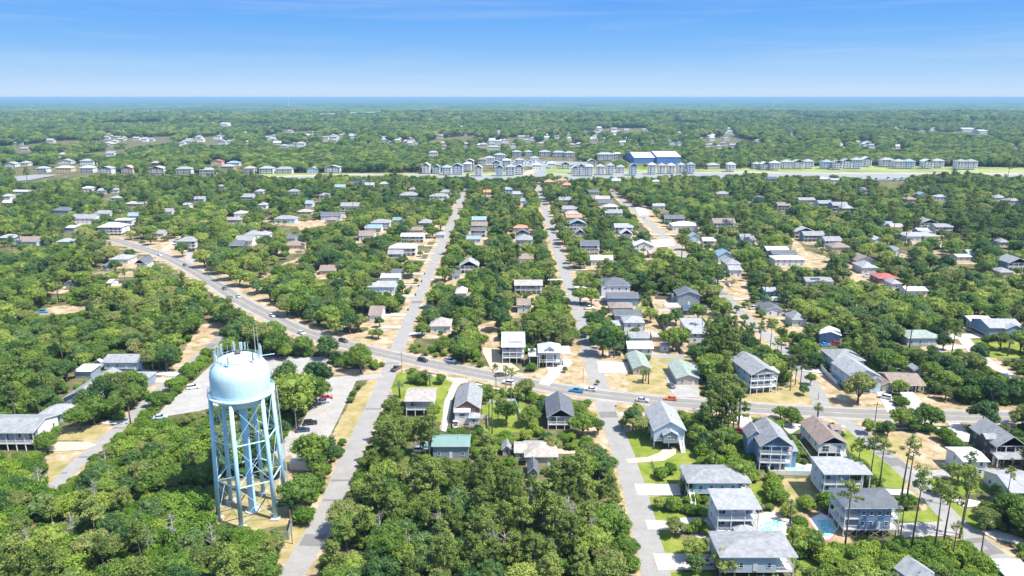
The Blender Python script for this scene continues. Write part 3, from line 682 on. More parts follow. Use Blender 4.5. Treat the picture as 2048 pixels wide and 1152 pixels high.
# --- near houses, bottom right
house(1374, 1504, 967, h=5.4, base=2.3, d=9.4, roof='hip', rh=1.5, rc='grey', wc='cyan', near=True, vis=2, li=2.0, ri=3.0, label='light blue raised house with broad grey hip roof beside the concrete drive', stairs='l', door=False)
house(1434, 1525, 1020, h=8.6, base=2.2, d=8.6, roof='shed', rh=.35, rc='pale', wc='white', near=True, porch=dict(d=2.8), vis=2, label='white house with pale roof and two stacked screened porches beside the turquoise pool', uc='white')
house(1439, 1597, 1116, h=6.4, base=2.6, d=9.6, roof='hip', rh=1.4, rc='grey', wc='paleblue', near=True, vis=2, label='pale blue house with wide grey roof at the bottom edge right of the street', porch=None, ri=4.2)
house(1306, 1374, 861, h=6.2, base=2.6, d=16, roof='gy', rh=2.9, rc='pale', wc='paleblue', near=True, vis=2, label='pale blue gable fronted house with raised entrance porch above its garage', ex=[dict(x=0, y=-8.9, w=4.4, d=2.2, h=5.4, base=2.6, roof='gy', rh=1.3, wc='greyblue')], stairs='r', uc='white')
house(1093, 1150, 834, h=4.8, base=1.9, d=15, roof='gy', rh=2.6, rc='slate', wc='cream', near=True, vis=2, porch=dict(d=2.2), label='cream house with dark slate gable roof just south of the main road')
house(808, 868, 803, h=5.8, base=2.6, d=11.5, roof='gx', rh=1.4, rc='beige', wc='cream', near=True, vis=2, porch=dict(d=2.6), label='cream house with brownish grey roof and upstairs screened porch beside the curved drive', stairs='r')
house(906, 962, 817, h=5.0, base=0, d=17, roof='gy', rh=2.8, rc='grey', wc='brick', near=True, vis=2, label='brick house with long grey gable roof and white sun room', ex=[dict(x=-1.6, y=-9.4, w=5, d=2.8, h=4.4, base=0, roof='shed', rh=.5, wc='white', rc='white'), dict(x=2.4, y=-9.9, w=3.4, d=4, h=2.8, base=0, roof='hip', rh=.7, wc='palegrey', rc='pale')])
house(862, 940, 893, h=4.2, base=.0, d=7.4, roof='gx', rh=1.2, rc='green', wc='greyblue', near=True, vis=2, label='grey house with green metal roof at the edge of the wood', ex=[dict(x=-7.4, y=0, w=1.6, d=4, h=2.4, base=0, walls=False, roof='shed', rh=.3)])
house(1002, 1025, 899, h=2.4, d=4, roof='gy', rh=1.1, rc='grey', wc='beige', near=True, name='garden_shed', cat='shed', vis=2, label='small grey roofed garden shed left of the beige roofed ranch house')
house(1048, 1117, 915, h=3.0, d=10, roof='hip', rh=1.8, rc='beige', wc='beige', near=True, label='low ranch house with beige hip roof above the dense wood', ex=[dict(x=-6.2, y=1.5, w=3.4, d=7, h=2.9, base=0, roof='gx', rh=1.1)])
house(1055, 1078, 944, h=2.6, d=6, roof='gy', rh=1.2, rc='slate', wc='greyblue', near=True, name='garden_shed', cat='shed', label='blue grey roofed outbuilding below the beige roofed ranch house')
house(1520, 1590, 893, h=8.2, base=0, d=13, roof='gy', rh=3.2, rc='grey', wc='blue', near=True, vis=2, rot=-3, porch=dict(d=2.6), label='blue three storey house with steep grey gables and white stacked porches', ex=[dict(x=-4.6, y=2.5, w=4.5, d=6, h=8.0, base=0, roof='gy', rh=2.2), dict(x=4.9, y=-2, w=3.6, d=5, h=5.6, base=0, roof='shed', rh=.8)])
house(1637, 1698, 888, h=5.0, base=2.0, d=15, roof='gy', rh=2.2, rc='brown', wc='white', near=True, vis=2, label='white house with brown shingle roof and blue front gable', porch=dict(d=.05, gc='paleblue'), ex=[dict(x=4.2, y=1.5, w=2.8, d=3, h=6.3, base=4.8, roof='gx', rh=.7)], stairs='r')
house(1648, 1731, 950, h=8.6, base=2.5, d=8.8, roof='shed', rh=.3, rc='pale', wc='paleblue', near=True, vis=2, porch=dict(d=2.6), label='pale blue three storey house with nearly flat white roof and two long decks', ex=[dict(x=6.6, y=-1, w=2.2, d=6, h=8.3, base=0, walls=False, roof='shed', rh=.3)])
hb = house(1690, 1808, 1018, h=8.2, base=2.2, d=9.0, roof='hip', rh=1.6, rc='slate', wc='blue', near=True, vis=2, label='dark blue two storey house on cross braced piles beside the brick edged pool', li=3.6, ri=2.2)
br = MB()
for sx in (-5.5, -2.2, 1.2, 4.4):
    for s_ in (-1, 1): br.tube([(sx - s_ * 1.4, -4.55, .1), (sx + s_ * 1.4, -4.55, 1.85)], .08, 4)
br.build('cross_brace', M_wood, hb)
house(1870, 1938, 1192, h=5, base=0, d=11, roof='gy', rh=2, rc='pale', wc='paleblue', near=True, rot=20, label='pale roofed blue cottage cut off by the bottom edge below the pines')
house(1926, 1981, 924, h=4.8, base=0, d=8.5, roof='gx', rh=.7, rc='white', wc='white', near=True, vis=2, name='garage', cat='garage', label='white two storey garage with flat white roof on the corner lot', door=False)
house(1993, 2058, 893, h=6.4, base=0, d=13, roof='gy', rh=3.0, rc='grey', wc='darkbrown', near=True, vis=2, porch=dict(d=2.6, gc='navy'), label='dark brown house with navy gable and screened porch at the right edge', ex=[dict(x=-4.4, y=-2, w=3, d=3, h=7.4, base=6, roof='gx', rh=.8), dict(x=0, y=-7.6, w=10, d=2.4, h=3.2, base=0, walls=False, roof='shed', rh=.8)], stairs='l')
house(2022, 2100, 986, h=3.4, base=0, d=12, roof='gx', rh=1.8, rc='pale', wc='white', near=True, vis=2, label='low white house with pale grey roof at the right edge below the corner lot')
house(2016, 2080, 1160, h=3, base=0, d=6, roof='shed', rh=.4, rc='white', wc='white', near=True, name='carport', cat='carport', label='white metal carport in the bottom right corner', ex=[])
# --- left side
house(-70, 66, 866, h=6.4, base=2.6, d=13, roof='gx', rh=1.8, rc='grey', wc='white', near=True, vis=2, porch=dict(d=2.6), label='big white raised house with grey roof and dark screened porch at the left edge')
house(203, 279, 725, h=3.6, base=.5, d=9.5, roof='gx', rh=1.6, rc='grey', wc='paleblue', near=True, vis=2, chim=(4.6, 1.2), label='light blue ranch house with grey roof and brick chimney', ex=[dict(x=6.5, y=-2.5, w=3, d=4, h=3, base=0, roof='shed', rh=.4)], stairs='r')
house(123, 186, 797, h=3.4, d=24, roof='gy', rh=2.4, rc='grey', wc='greyblue', near=True, label='long low grey roofed house behind the round shed', ex=[dict(x=9, y=9, w=14, d=9, h=3.4, base=0, roof='hip', rh=2.0)])
house(145, 182, 744, h=3.0, d=7, roof='shed', rh=.3, rc='white', wc='greyblue', near=True, vis=2, name='outbuilding', cat='outbuilding', label='small flat white roofed outbuilding behind the long grey house')
house(76, 136, 829, h=3.0, d=8, roof='hip', rh=1.4, rc='pale', wc='teal', near=True, vis=1.2, label='small teal building with pale hip roof beside the big white raised house', name='outbuilding', cat='outbuilding')
house(188, 201, 724, h=2.4, d=3.5, roof='gy', rh=.8, rc='white', wc='paleblue', near=True, vis=2, name='garden_shed', cat='shed', label='tiny white shed left of the light blue ranch house')
# --- centre
house(1002, 1051, 695, h=7.4, base=2.8, d=16, roof='shed', rh=1.2, rc='white', wc='palegrey', near=True, vis=2, porch=dict(d=3), label='raised house with flat white metal roof and teal roof window below the forest', ex=[dict(x=1.2, y=-1, w=5, d=5, h=8.4, base=7, roof='shed', rh=.5, wc='teal', rc='white')])
house(1076, 1124, 706, h=6.6, base=2.6, d=10, roof='hip', rh=2.6, rc='white', wc='white', near=True, vis=2, porch=dict(d=2.6), label='white raised house with white metal hip roof and blue dormer window', ex=[dict(x=0, y=-3, w=3.4, d=4, h=8.0, base=6, roof='gy', rh=1.2, wc='palegrey'), dict(x=-6.6, y=-1, w=3.6, d=8, h=5, base=0, walls=False, roof='shed', rh=.4), dict(x=6.6, y=1, w=3.6, d=8, h=5.4, base=0, walls=False, roof='shed', rh=.4)])
house(1265, 1304, 737, h=2.9, d=17, roof='gy', rh=1.4, rc='sage', wc='beige', near=True, vis=2, label='long beige duplex with green gable roof left of the palm clump')
house(1352, 1401, 757, h=2.9, d=17, roof='gy', rh=1.4, rc='sage', wc='beige', near=True, vis=2, label='long beige duplex with green gable roof behind the small black car', ex=[dict(x=5.6, y=2, w=2.2, d=12, h=2.7, base=0, walls=False, roof='shed', rh=.2)])
house(1255, 1308, 697, h=3.0, d=8.5, roof='gx', rh=1.7, rc='white', wc='white', near=True, vis=2, label='white cottage with white metal roof beside the white fence')
house(1322, 1340, 694, h=2.4, d=4.5, roof='gx', rh=.8, rc='white', wc='white', near=True, vis=2, name='garden_shed', cat='shed', label='white garden shed right of the white cottage')
house(1247, 1290, 646, h=6.0, base=0, d=9, roof='hip', rh=1.8, rc='pale', wc='white', near=True, vis=2, label='two storey white house with pale hip roof and side deck', ex=[dict(x=-7.5, y=0, w=5, d=7, h=4.2, base=0, walls=False, roof='shed', rh=.2)])
house(1258, 1300, 676, h=3.0, d=8, roof='gx', rh=1.5, rc='grey', wc='paleblue', near=True, label='grey roofed cottage right behind the white metal roofed cottage')
house(1304, 1336, 674, h=2.6, d=7, roof='gx', rh=1.0, rc='beige', wc='tan', near=True, label='low brown cottage with beige roof hidden by the fence line')
house(1228, 1286, 631, h=3.0, d=9, roof='gx', rh=1.6, rc='slate', wc='greyblue', near=True, label='low slate roofed house behind the two storey white hip roofed house')
house(1219, 1268, 616, h=3.0, d=9, roof='hip', rh=1.6, rc='brown', wc='tan', near=True, label='low brown roofed house between the slate roofed one and the blue house')
house(1214, 1279, 596, h=4.6, base=0, d=9, roof='gx', rh=1.7, rc='slate', wc='blue', near=True, vis=2, label='blue house with slate roof and white windows right of the second street')
house(1202, 1262, 572, h=6.6, d=15, roof='hip', rh=3.0, rc='slate', wc='white', near=True, vis=1.5, label='large white house with steep slate roof behind the blue house', ex=[dict(x=-6, y=-6, w=4, d=5, h=6.4, base=0, roof='gy', rh=1.8)])
house(1355, 1403, 591, h=5.6, d=11, roof='gy', rh=2.2, rc='slate', wc='greyblue', near=True, vis=2, label='grey blue house with slate gable roof beside the third street', ex=[dict(x=-5, y=2, w=5, d=6, h=3.6, base=0, roof='gx', rh=1)])
house(1367, 1416, 620, h=3.0, d=7, roof='gx', rh=1.4, rc='navy', wc='navy', near=True, vis=2, label='low navy cottage in front of the grey blue slate roofed house')
house(1378, 1425, 668, h=4.5, d=20, roof='shed', rh=1.0, rc='pale', wc='white', near=True, label='long pale roofed building left of the pine clump')
house(1500, 1562, 748, h=8.0, base=0, d=18, roof='gy', rh=2.4, rc='grey', wc='paleblue', near=True, vis=2, rot=9, porch=dict(d=3), label='tall pale house with stacked white decks left of the third street', ex=[dict(x=3, y=-7, w=5, d=4, h=8.1, base=7.5, roof='shed', rh=.6, rc='white')])
house(1702, 1764, 753, h=6.2, d=15, roof='gy', rh=2.6, rc='pale', wc='paleblue', near=True, vis=2, rot=4, label='two storey pale blue house with light gable roof inside the white fence', ex=[dict(x=3.5, y=-8, w=4, d=2, h=5, base=0, roof='gy', rh=1.2)])
house(1668, 1732, 722, h=5.4, d=13, roof='hip', rh=2.4, rc='grey', wc='paleblue', near=True, vis=1.4, label='grey hip roofed house just behind the pale blue fenced house')
house(1785, 1853, 771, h=3.0, d=13, roof='gx', rh=2.0, rc='brown', wc='beige', near=True, vis=2, porch=dict(d=2), label='ranch house with brown grey roof and screened front porch', ex=[dict(x=-7.5, y=-1, w=4, d=10, h=2.9, base=0, roof='gy', rh=1.1)])
house(1778, 1801, 737, h=2.4, d=4, roof='gx', rh=.8, rc='slate', wc='darkbrown', near=True, vis=2, name='garden_shed', cat='shed', label='dark shed behind the brown roofed ranch house')
house(1829, 1848, 741, h=2.6, d=5, roof='gy', rh=.9, rc='pale', wc='palegrey', near=True, vis=2, name='garden_shed', cat='shed', label='pale grey shed at the right end of the ranch yard')
house(1815, 1888, 677, h=3.4, d=11, roof='hip', rh=2.0, rc='sage', wc='paleblue', near=True, vis=1.4, label='wide pale roofed house among the oaks below the right hand wood', ex=[dict(x=-8, y=7, w=9, d=8, h=3.4, base=0, roof='hip', rh=1.6)])
house(1979, 2050, 656, h=5.2, base=1.6, d=14, roof='gx', rh=2.0, rc='pale', wc='blue', near=True, vis=1.5, label='bright blue house with pale roof at the right edge', ex=[dict(x=3, y=-7, w=8, d=3, h=5, base=1.6, roof='gy', rh=1.8)])
house(1945, 1992, 646, h=3.0, d=12, roof='gx', rh=1.4, rc='white', wc='palegrey', near=True, vis=1, label='low white roofed annex left of the bright blue house')
house(1640, 1682, 670, h=4.6, d=9, roof='gy', rh=1.3, rc='white', wc='blue', rot=-18, near=True, vis=2, label='deep blue cottage with white roof beside the red pickup')
# --- the neighbourhood behind: left, right, eaves line, eave height, depth, roof, rise, roof colour, wall colour
MID = [
 (547,590,438,4,10,'hip',2,'grey','paleblue'),(512,537,470,3.4,10,'hip',2,'pale','white'),(571,590,476,3,9,'gx',1.5,'slate','greyblue'),(566,606,491,3,10,'hip',2,'brown','beige'),(592,623,424,3,10,'hip',1.6,'beige','beige'),
 (640,682,431,4.5,11,'gx',2,'slate','paleblue'),(680,722,412,6,11,'gx',2.2,'grey','white'),(740,780,446,6.5,11,'hip',2,'grey','white'),(784,806,440,3,9,'gx',1.4,'green','cyan'),(728,763,456,4,11,'gx',1.6,'blue','white'),
 (716,748,471,4.5,12,'gx',2.2,'brown','white'),(836,862,446,5,12,'hip',2.2,'grey','greyblue'),(818,847,460,3,9,'gx',1.4,'brown','tan'),(800,848,473,5,11,'gx',1.4,'white','white'),(776,832,497,5.6,12,'hip',2.2,'white','white'),
 (774,805,508,5,9,'gx',1.6,'grey','cyan'),(637,672,541,3,10,'gx',1.8,'brown','beige'),(782,806,547,3.2,9,'gx',1.5,'slate','white'),(760,800,555,4,8,'gx',1,'white','white'),(734,790,574,4,12,'gx',1.6,'pale','paleblue'),
 (578,612,586,3.2,11,'hip',1.6,'pale','white'),(736,764,630,3.4,12,'gx',2.4,'brown','white'),(858,902,653,3.4,10,'hip',2.4,'beige','white'),(918,958,532,5,12,'gy',2.6,'pale','paleblue'),(902,921,550,3.5,9,'gx',1.6,'slate','white'),
 (910,934,587,3.4,10,'hip',1.8,'white','white'),(943,973,440,5,9,'gx',2,'blue','greyblue'),(942,975,451,5,9,'gx',2,'brown','beige'),(940,973,461,5.6,10,'gx',1.2,'slate','white'),(932,962,478,3,9,'gx',1.4,'blue','paleblue'),
 (1024,1057,456,4,9,'hip',1.6,'orange','tan'),(1030,1060,466,5,9,'gy',2,'slate','palegrey'),(1030,1066,480,6,13,'hip',2.6,'grey','palegrey'),(1038,1069,517,4.2,10,'gx',1.8,'brown','white'),(1028,1086,571,5.4,12,'gx',1.4,'beige','palegrey'),
 (1033,1062,610,4.4,10,'gx',1.6,'brown','palegrey'),(1125,1158,418,4.5,10,'gx',2,'grey','white'),(1130,1160,428,4,9,'hip',2,'beige','palegrey'),(1132,1165,435,4,9,'gx',1.5,'orange','tan'),(1138,1174,448,5.6,11,'gy',2.6,'blue','paleblue'),
 (1150,1171,466,5,10,'gy',2.2,'grey','white'),(1160,1200,491,6.6,10,'gx',2.4,'slate','white'),(1181,1227,520,4.2,10,'gx',1.6,'white','white'),(1163,1200,500,3,9,'gx',1.4,'pale','palegrey'),(1208,1236,414,5,10,'hip',2,'white','white'),
 (1210,1246,426,5.4,11,'gx',2,'grey','white'),(1229,1268,455,5.6,12,'gx',2,'pale','paleblue'),(1241,1266,468,6,8,'gy',2.6,'white','white'),(1268,1308,492,4.4,13,'gy',2.6,'white','white'),(1298,1316,507,3.4,9,'gx',1,'beige','tan'),
 (1306,1331,412,4,10,'gx',1.6,'pale','palegrey'),(1329,1370,437,5,11,'gx',2,'slate','greyblue'),(1345,1398,452,4.2,14,'hip',2.2,'white','white'),(1427,1472,446,5.4,11,'gx',2.6,'brown','paleblue'),(1380,1401,474,4,10,'gy',2,'pale','cyan'),
 (1406,1433,482,5.6,8,'gx',1.6,'white','white'),(1482,1512,480,4,12,'gx',3,'grey','cyan'),(1436,1470,512,4.2,13,'gy',2.6,'blue','paleblue'),(1452,1484,529,4.6,13,'hip',1.8,'grey','palegrey'),(1458,1486,540,4.2,8,'gx',1.6,'pale','white'),
 (1556,1584,411,5,12,'gx',2,'brown','white'),(1638,1666,407,5.5,12,'gx',2,'grey','paleblue'),(1666,1698,411,5.5,12,'gx',2.2,'grey','blue'),(1685,1712,417,5,10,'hip',2,'pale','palegrey'),(1590,1634,464,5,12,'gy',2.6,'pale','white'),
 (1608,1651,471,5,10,'gx',2,'grey','blue'),(1650,1686,482,5,11,'gx',2,'grey','paleblue'),(1664,1704,495,4,12,'hip',2.2,'brown','beige'),(1534,1580,501,5,12,'gx',1.4,'white','white'),(1545,1596,508,4.6,9,'gx',1.4,'slate','blue'),
 (1550,1612,520,4.4,12,'hip',1.6,'white','white'),(1612,1668,563,3.2,9,'gx',1.2,'grey','white'),(1530,1558,583,3,9,'gx',1,'pale','teal'),(1532,1568,620,3.2,14,'gy',1.4,'slate','white'),(1584,1616,640,3.4,10,'hip',2.4,'grey','palegrey'),
 (1712,1752,521,3.6,12,'gy',2.2,'brown','palegrey'),(1724,1758,536,4,14,'hip',2.2,'pale','palegrey'),(1757,1800,557,3.4,11,'hip',1.6,'red','brick'),(1783,1806,568,3.2,9,'hip',1.6,'pale','palegrey'),(1813,1858,582,3.2,9,'gx',1,'white','white'),
 (1842,1880,446,5.6,12,'gy',2.4,'grey','paleblue'),(1872,1908,454,5.6,10,'gx',1.6,'grey','palegrey'),(1836,1860,461,3,9,'gx',1,'white','blue'),(1812,1880,473,4,13,'hip',1.8,'pale','palegrey'),(1763,1790,450,4.2,11,'gx',1.8,'blue','paleblue'),
 (1782,1809,454,4,10,'gx',1.8,'beige','beige'),(1750,1766,480,4,9,'gy',1.6,'white','white'),(1792,1805,502,4,9,'gy',1.6,'white','white'),(2000,2022,485,3.4,10,'hip',1.8,'grey','palegrey'),(2018,2060,526,5.4,13,'gy',2.6,'grey','blue'),
 (1938,1960,508,4,11,'gx',1.6,'sage','sage'),(1915,1945,514,3,9,'gx',.8,'white','palegrey'),(2000,2030,545,3.4,10,'hip',1.6,'grey','beige'),
 (100,137,421,4,12,'hip',2.2,'slate','greyblue'),(140,187,437,4.6,13,'gx',2.4,'grey','white'),(186,220,427,4,12,'gx',1.8,'grey','palegrey'),(193,242,455,6.6,14,'hip',2.6,'white','white'),(226,262,441,6,9,'shed',.4,'white','white'),
 (252,280,432,4,10,'gx',2,'blue','greyblue'),(30,73,483,3.6,12,'gx',2.2,'brown','paleblue'),(-6,28,476,3.6,10,'hip',1.8,'pale','teal'),(126,148,456,4,10,'shed',.5,'white','greyblue'),(309,327,467,3.4,9,'gx',1.6,'grey','palegrey'),
 (350,390,483,6.6,11,'hip',2.2,'grey','white'),(450,486,491,4.2,12,'gx',2.2,'slate','slate'),(468,505,481,4.2,12,'gx',2.2,'grey','white'),(486,515,470,4.4,12,'hip',2.2,'grey','paleblue'),(324,344,423,4.4,10,'gx',1.8,'grey','white'),
 (360,378,410,4,9,'hip',1.6,'pale','white'),(466,490,427,4,10,'hip',1.6,'white','white'),(450,482,440,3,9,'hip',1.4,'grey','greyblue'),(216,256,519,3.4,12,'hip',1.8,'pale','palegrey'),(267,291,527,6,11,'gy',2.2,'slate','white'),
 (202,213,533,3,5,'gy',1,'slate','greyblue'),(128,149,569,3.4,10,'gy',2,'slate','greyblue'),(110,143,484,3.4,10,'hip',1.6,'pale','greyblue'),(213,222,566,3,8,'gx',1,'white','white'),(386,408,398,3.6,10,'gx',1.8,'grey','paleblue'),
 (160,183,377,4,10,'hip',1.8,'white','white'),(194,212,381,3.6,10,'gx',1.6,'pale','white'),(218,236,380,3.6,10,'hip',1.6,'grey','white'),(478,506,394,5,11,'gx',2.4,'grey','paleblue'),(20,60,383,3.4,10,'gx',1,'white','palegrey'),
 (0,20,393,4.6,10,'hip',2,'pale','white'),(430,447,373,3.6,9,'hip',1.6,'grey','palegrey'),(2,24,405,4,9,'gx',1.6,'white','white'),(219,242,396,3.4,10,'hip',1.6,'pale','palegrey'),(246,285,408,3.4,11,'hip',1.6,'beige','tan'),
 (668,690,374,5,10,'gx',2,'blue','paleblue'),(702,733,366,5,10,'gx',2,'navy','blue'),(728,748,370,5.4,10,'gx',2,'pale','paleblue'),(756,778,368,4,10,'hip',2,'beige','palegrey'),(508,527,383,4,10,'hip',2,'pale','white'),
 (636,657,391,4,11,'hip',2,'grey','beige'),(514,533,410,4,9,'hip',1.6,'pale','white'),(573,598,383,3.8,10,'hip',1.8,'grey','palegrey'),(797,836,391,4.6,12,'hip',2.6,'grey','greyblue'),(816,836,379,4,10,'hip',2,'grey','palegrey'),
 (858,895,393,6,11,'hip',2.2,'grey','white'),(880,902,384,4,9,'hip',2,'grey','white'),(966,982,384,4,9,'gx',2,'orange','tan'),(1010,1026,379,4.4,9,'gx',2,'blue','paleblue'),(609,625,407,4,9,'gx',2,'blue','palegrey'),
 (1088,1108,364,4.6,10,'hip',2.4,'orange','peach'),(1115,1134,361,4.6,10,'hip',2.2,'orange','peach'),(1125,1142,370,3.6,9,'gx',1.6,'orange','tan'),(1177,1200,384,4,10,'gx',1.8,'slate','greyblue'),(1190,1221,398,4,12,'gx',2.2,'beige','beige'),
 (1196,1228,405,4,9,'gx',1.6,'slate','greyblue'),(1118,1146,400,5,11,'gx',2.2,'grey','paleblue'),(1224,1242,361,4.6,10,'gx',1.4,'white','white'),(1305,1322,363,4.2,9,'hip',1.6,'white','white'),(1025,1046,388,4.4,10,'gx',2,'pale','palegrey'),
 (1040,1056,402,4.6,10,'gx',2,'grey','white'),(1433,1462,388,4,10,'hip',2,'grey','palegrey'),(1512,1530,396,5,10,'hip',2,'slate','blue'),(1536,1556,358,5,10,'gx',2,'navy','white'),(1598,1632,400,4,10,'gx',1.6,'grey','palegrey'),
 (1720,1742,380,3.6,10,'gx',1.8,'beige','beige'),(1812,1836,399,3.8,10,'hip',2,'brown','tan'),(1838,1856,389,4,10,'gy',1.8,'blue','paleblue'),(1872,1900,394,4,10,'hip',1.6,'pale','palegrey'),(1990,2016,396,4.6,11,'hip',2.4,'grey','paleblue'),
 (2014,2046,402,4.6,11,'hip',2,'grey','palegrey'),(1640,1658,358,4,9,'hip',1.8,'white','white'),(1662,1684,360,4,9,'gx',1.4,'pale','white'),(650,672,440,3.4,9,'hip',1.6,'brown','tan'),(870,890,470,3.2,9,'hip',1.4,'pale','palegrey'),
]
def zone_of(x, y):
    if y < 350: return 'far bank'
    fx = lambda pl: np.interp(-y, [-p[1] for p in pl], [p[0] for p in pl])
    if y < 372: return 'near creek'
    if x < fx(STA):
        mxx = np.interp(x, [p[0] for p in MAIN], [p[1] for p in MAIN])
        if x < 225 or y > mxx: return 'left of road'
        return 'left block'
    if x < fx(STB): return 'centre block'
    if x < fx(STC): return 'right block'
    return 'far right'
for q in MID:
    x0, x1, ye, h, d, rf, rh, rc, wc = q; rh *= 1.15
    zc = depth((x0 + x1) / 2, ye, h)
    base = 1.8 if h >= 6 else 0
    house(x0, x1, ye, h=h, base=base, d=d, roof=rf, rh=rh, rc=rc, wc=wc, near=(zc < 330), porch=(dict(d=2.2) if h >= 5 and zc < 1100 else None), vis=((1.2 if h >= 5.4 else .6) if zc < 450 else (.8 if h >= 5.4 else .25)), solar=(x0 in (1612, 702)), door=zc < 500) if x0 not in (858, 910, 902, 578, 578) else house(x0, x1, ye, h=h, d=d, roof=rf, rh=rh, rc=rc, wc=wc, near=(zc < 330), vis=0.05)
# --- tall houses along the far bank of the creek and the marina
WF = [(70,92,337,5,'grey','white',2),(110,142,336,5,'lime','peach',1),(114,142,322,4,'grey','white',1),(157,185,336,6,'lime','white',2),(195,222,337,7,'grey','white',2),(240,265,336,7,'peach','peach',2),(297,327,337,7,'white','white',2),(299,318,326,5,'pale','brick',1),
      (350,382,338,6,'sage','white',2),(397,427,340,6,'grey','white',2),(420,443,323,5,'red','peach',1),(440,467,333,5,'grey','tan',1),(485,508,337,6,'beige','white',2),(452,478,326,4,'blue','palegrey',1),(158,186,322,6,'grey','palegrey',1),(6,30,328,4,'grey','white',1),(38,56,326,4,'pale','white',1),
      (517,546,337,7,'grey','white',2),(550,584,338,6,'slate','palegrey',2),(612,636,338,5,'grey','paleblue',1),(648,680,335,7,'grey','white',2),(843,860,331,10,'white','white',3),(864,880,334,8,'green','cyan',3),(883,903,335,9,'pale','white',3),(903,926,332,10,'blue','paleblue',3),(926,943,328,9,'white','white',3),
      (948,965,335,10,'white','white',3),(990,1007,335,10,'blue','paleblue',3),(1010,1030,334,10,'grey','palegrey',3),(1029,1048,334,9,'grey','white',3),(955,973,319,7,'brown','beige',2),(968,990,316,8,'pale','white',2),(988,1011,310,8,'grey','white',2),(856,876,305,5,'pale','white',1),(974,1000,294,5,'pale','white',1),
      (1024,1043,304,7,'grey','paleblue',2),(1049,1065,304,7,'grey','greyblue',2),(1078,1101,304,7,'grey','white',2),(1105,1130,305,7,'pale','white',2),(1129,1150,306,7,'grey','greyblue',2),(1195,1228,309,9,'pale','white',3),(1226,1246,308,7,'white','palegrey',2),
      (1155,1171,333,11,'pale','white',3),(1171,1188,333,11,'white','palegrey',3),(1193,1211,333,10,'beige','white',3),(1214,1230,331,11,'grey','greyblue',3),(1234,1251,334,8,'pale','white',2),(1260,1276,332,11,'blue','paleblue',3),(1298,1314,330,11,'white','white',3),(1318,1333,331,10,'beige','white',3),
      (1337,1352,331,10,'white','palegrey',3),(1357,1372,330,10,'grey','white',3),(1376,1392,329,11,'slate','paleblue',3),(1415,1441,330,6,'pale','beige',1),(1456,1473,329,9,'white','white',3),(1508,1524,328,7,'pale','white',2),(1524,1541,328,8,'white','palegrey',2),
      (1543,1562,326,9,'white','white',3),(1565,1587,324,9,'pale','palegrey',3),(1587,1610,324,9,'beige','white',3),(1609,1630,323,9,'grey','white',3),(1646,1667,324,9,'blue','paleblue',3),(1668,1687,325,9,'slate','palegrey',3),(1686,1707,322,10,'pale','white',3),(1706,1728,320,11,'grey','paleblue',3),(1728,1746,318,10,'white','white',3),
      (1765,1790,320,9,'pale','white',3),(1790,1812,323,9,'grey','white',3),(1811,1833,323,9,'blue','paleblue',3),(1848,1869,323,9,'white','palegrey',3),(1868,1891,322,9,'pale','white',3),(1916,1937,323,10,'slate','white',3),(1936,1958,323,10,'slate','palegrey',3),
      (1143,1160,336,8,'white','white',2),(984,1001,325,8,'pale','white',2),(1004,1022,321,8,'white','white',2),(1030,1048,320,7,'pale','white',2),(1064,1084,330,6,'white','white',1),(930,948,322,7,'white','white',2),(1096,1112,327,6,'white','white',1),(1122,1140,328,7,'pale','white',2),(1176,1192,322,7,'white','white',2),(1060,1078,316,5,'pale','white',1)]
for x0, x1, ye, h, rc, wc, st in WF:
    if wc in ('palegrey', 'greyblue'): wc = 'white'
    rc = {'grey': 'pale', 'slate': 'grey'}.get(rc, rc); h *= 1.3 if st == 3 else 1.2
    house(x0, x1, ye, h=h, base=(2.4 if st == 3 else 0), d=13, roof=('hip' if (x0 % 3) else 'gy'), rh=(3.2 if st == 3 else 2.8), rc=rc, wc=wc, porch=(dict(d=.9) if st >= 2 else None), vis=min(h, 9) / 2.6 if st == 3 else 1.9, ov=.7, name='house', uc='white', door=False)
# --- roofs scattered through the far woods
rnd = random.Random(11)
fm, fr = MB(), MB(); CELL = set()
for (xa, xb, ya, yb, nn) in ((200, 720, 262, 292, 45), (540, 1010, 266, 298, 60), (980, 1500, 258, 297, 85), (0, 260, 285, 315, 8), (1500, 2048, 252, 300, 45), (300, 2048, 236, 262, 60)):
    for i in range(nn):
        x, y = rnd.uniform(xa, xb), rnd.uniform(ya, yb); g = G(x, y); c_ = (int(g.x // 30), int(g.y // 36))
        if c_ in CELL: continue
        CELL.add(c_); w_, d_, h_ = rnd.uniform(12, 20), rnd.uniform(10, 14), rnd.choice((5, 6, 8)); mi = rnd.choice((0, 0, 1, 2)); ri = rnd.choice((0, 0, 1, 2, 3)); kind = rnd.choice(('gx', 'hip', 'gy'))
        b0 = len(fm.v); fm.box(g.x - w_ / 2, g.x + w_ / 2, g.y - d_ / 2, g.y + d_ / 2, 0, h_, mi)
        for u in (-.3, 0, .3): fm.box(g.x + u * w_ - .8, g.x + u * w_ + .8, g.y - d_ / 2 - .06, g.y - d_ / 2, h_ - 2.3, h_ - .8, 3)
        t_ = MB(); roof_build(t_, None, w_, d_, h_, kind, rnd.uniform(2.2, 3.6), .6); b0 = len(fr.v); fr.v += [(v[0] + g.x, v[1] + g.y, v[2]) for v in t_.v]; fr.f += [tuple(b0 + k for k in f) for f in t_.f]; fr.m += [ri if k == 0 else 4 for k in t_.m]
        HOUSES_FAR = (g.x, g.y); mark([PR(g.x - w_ * .5, g.y - 22, 0)[:2], PR(g.x + w_ * .5, g.y - 22, 0)[:2], PR(g.x + w_ * .4, g.y, h_)[:2], PR(g.x - w_ * .4, g.y, h_)[:2]])
b0 = len(fm.v); fm.v += fr.v; fm.f += [tuple(b0 + k for k in f) for f in fr.f]; fm.m += [4 + k for k in fr.m]
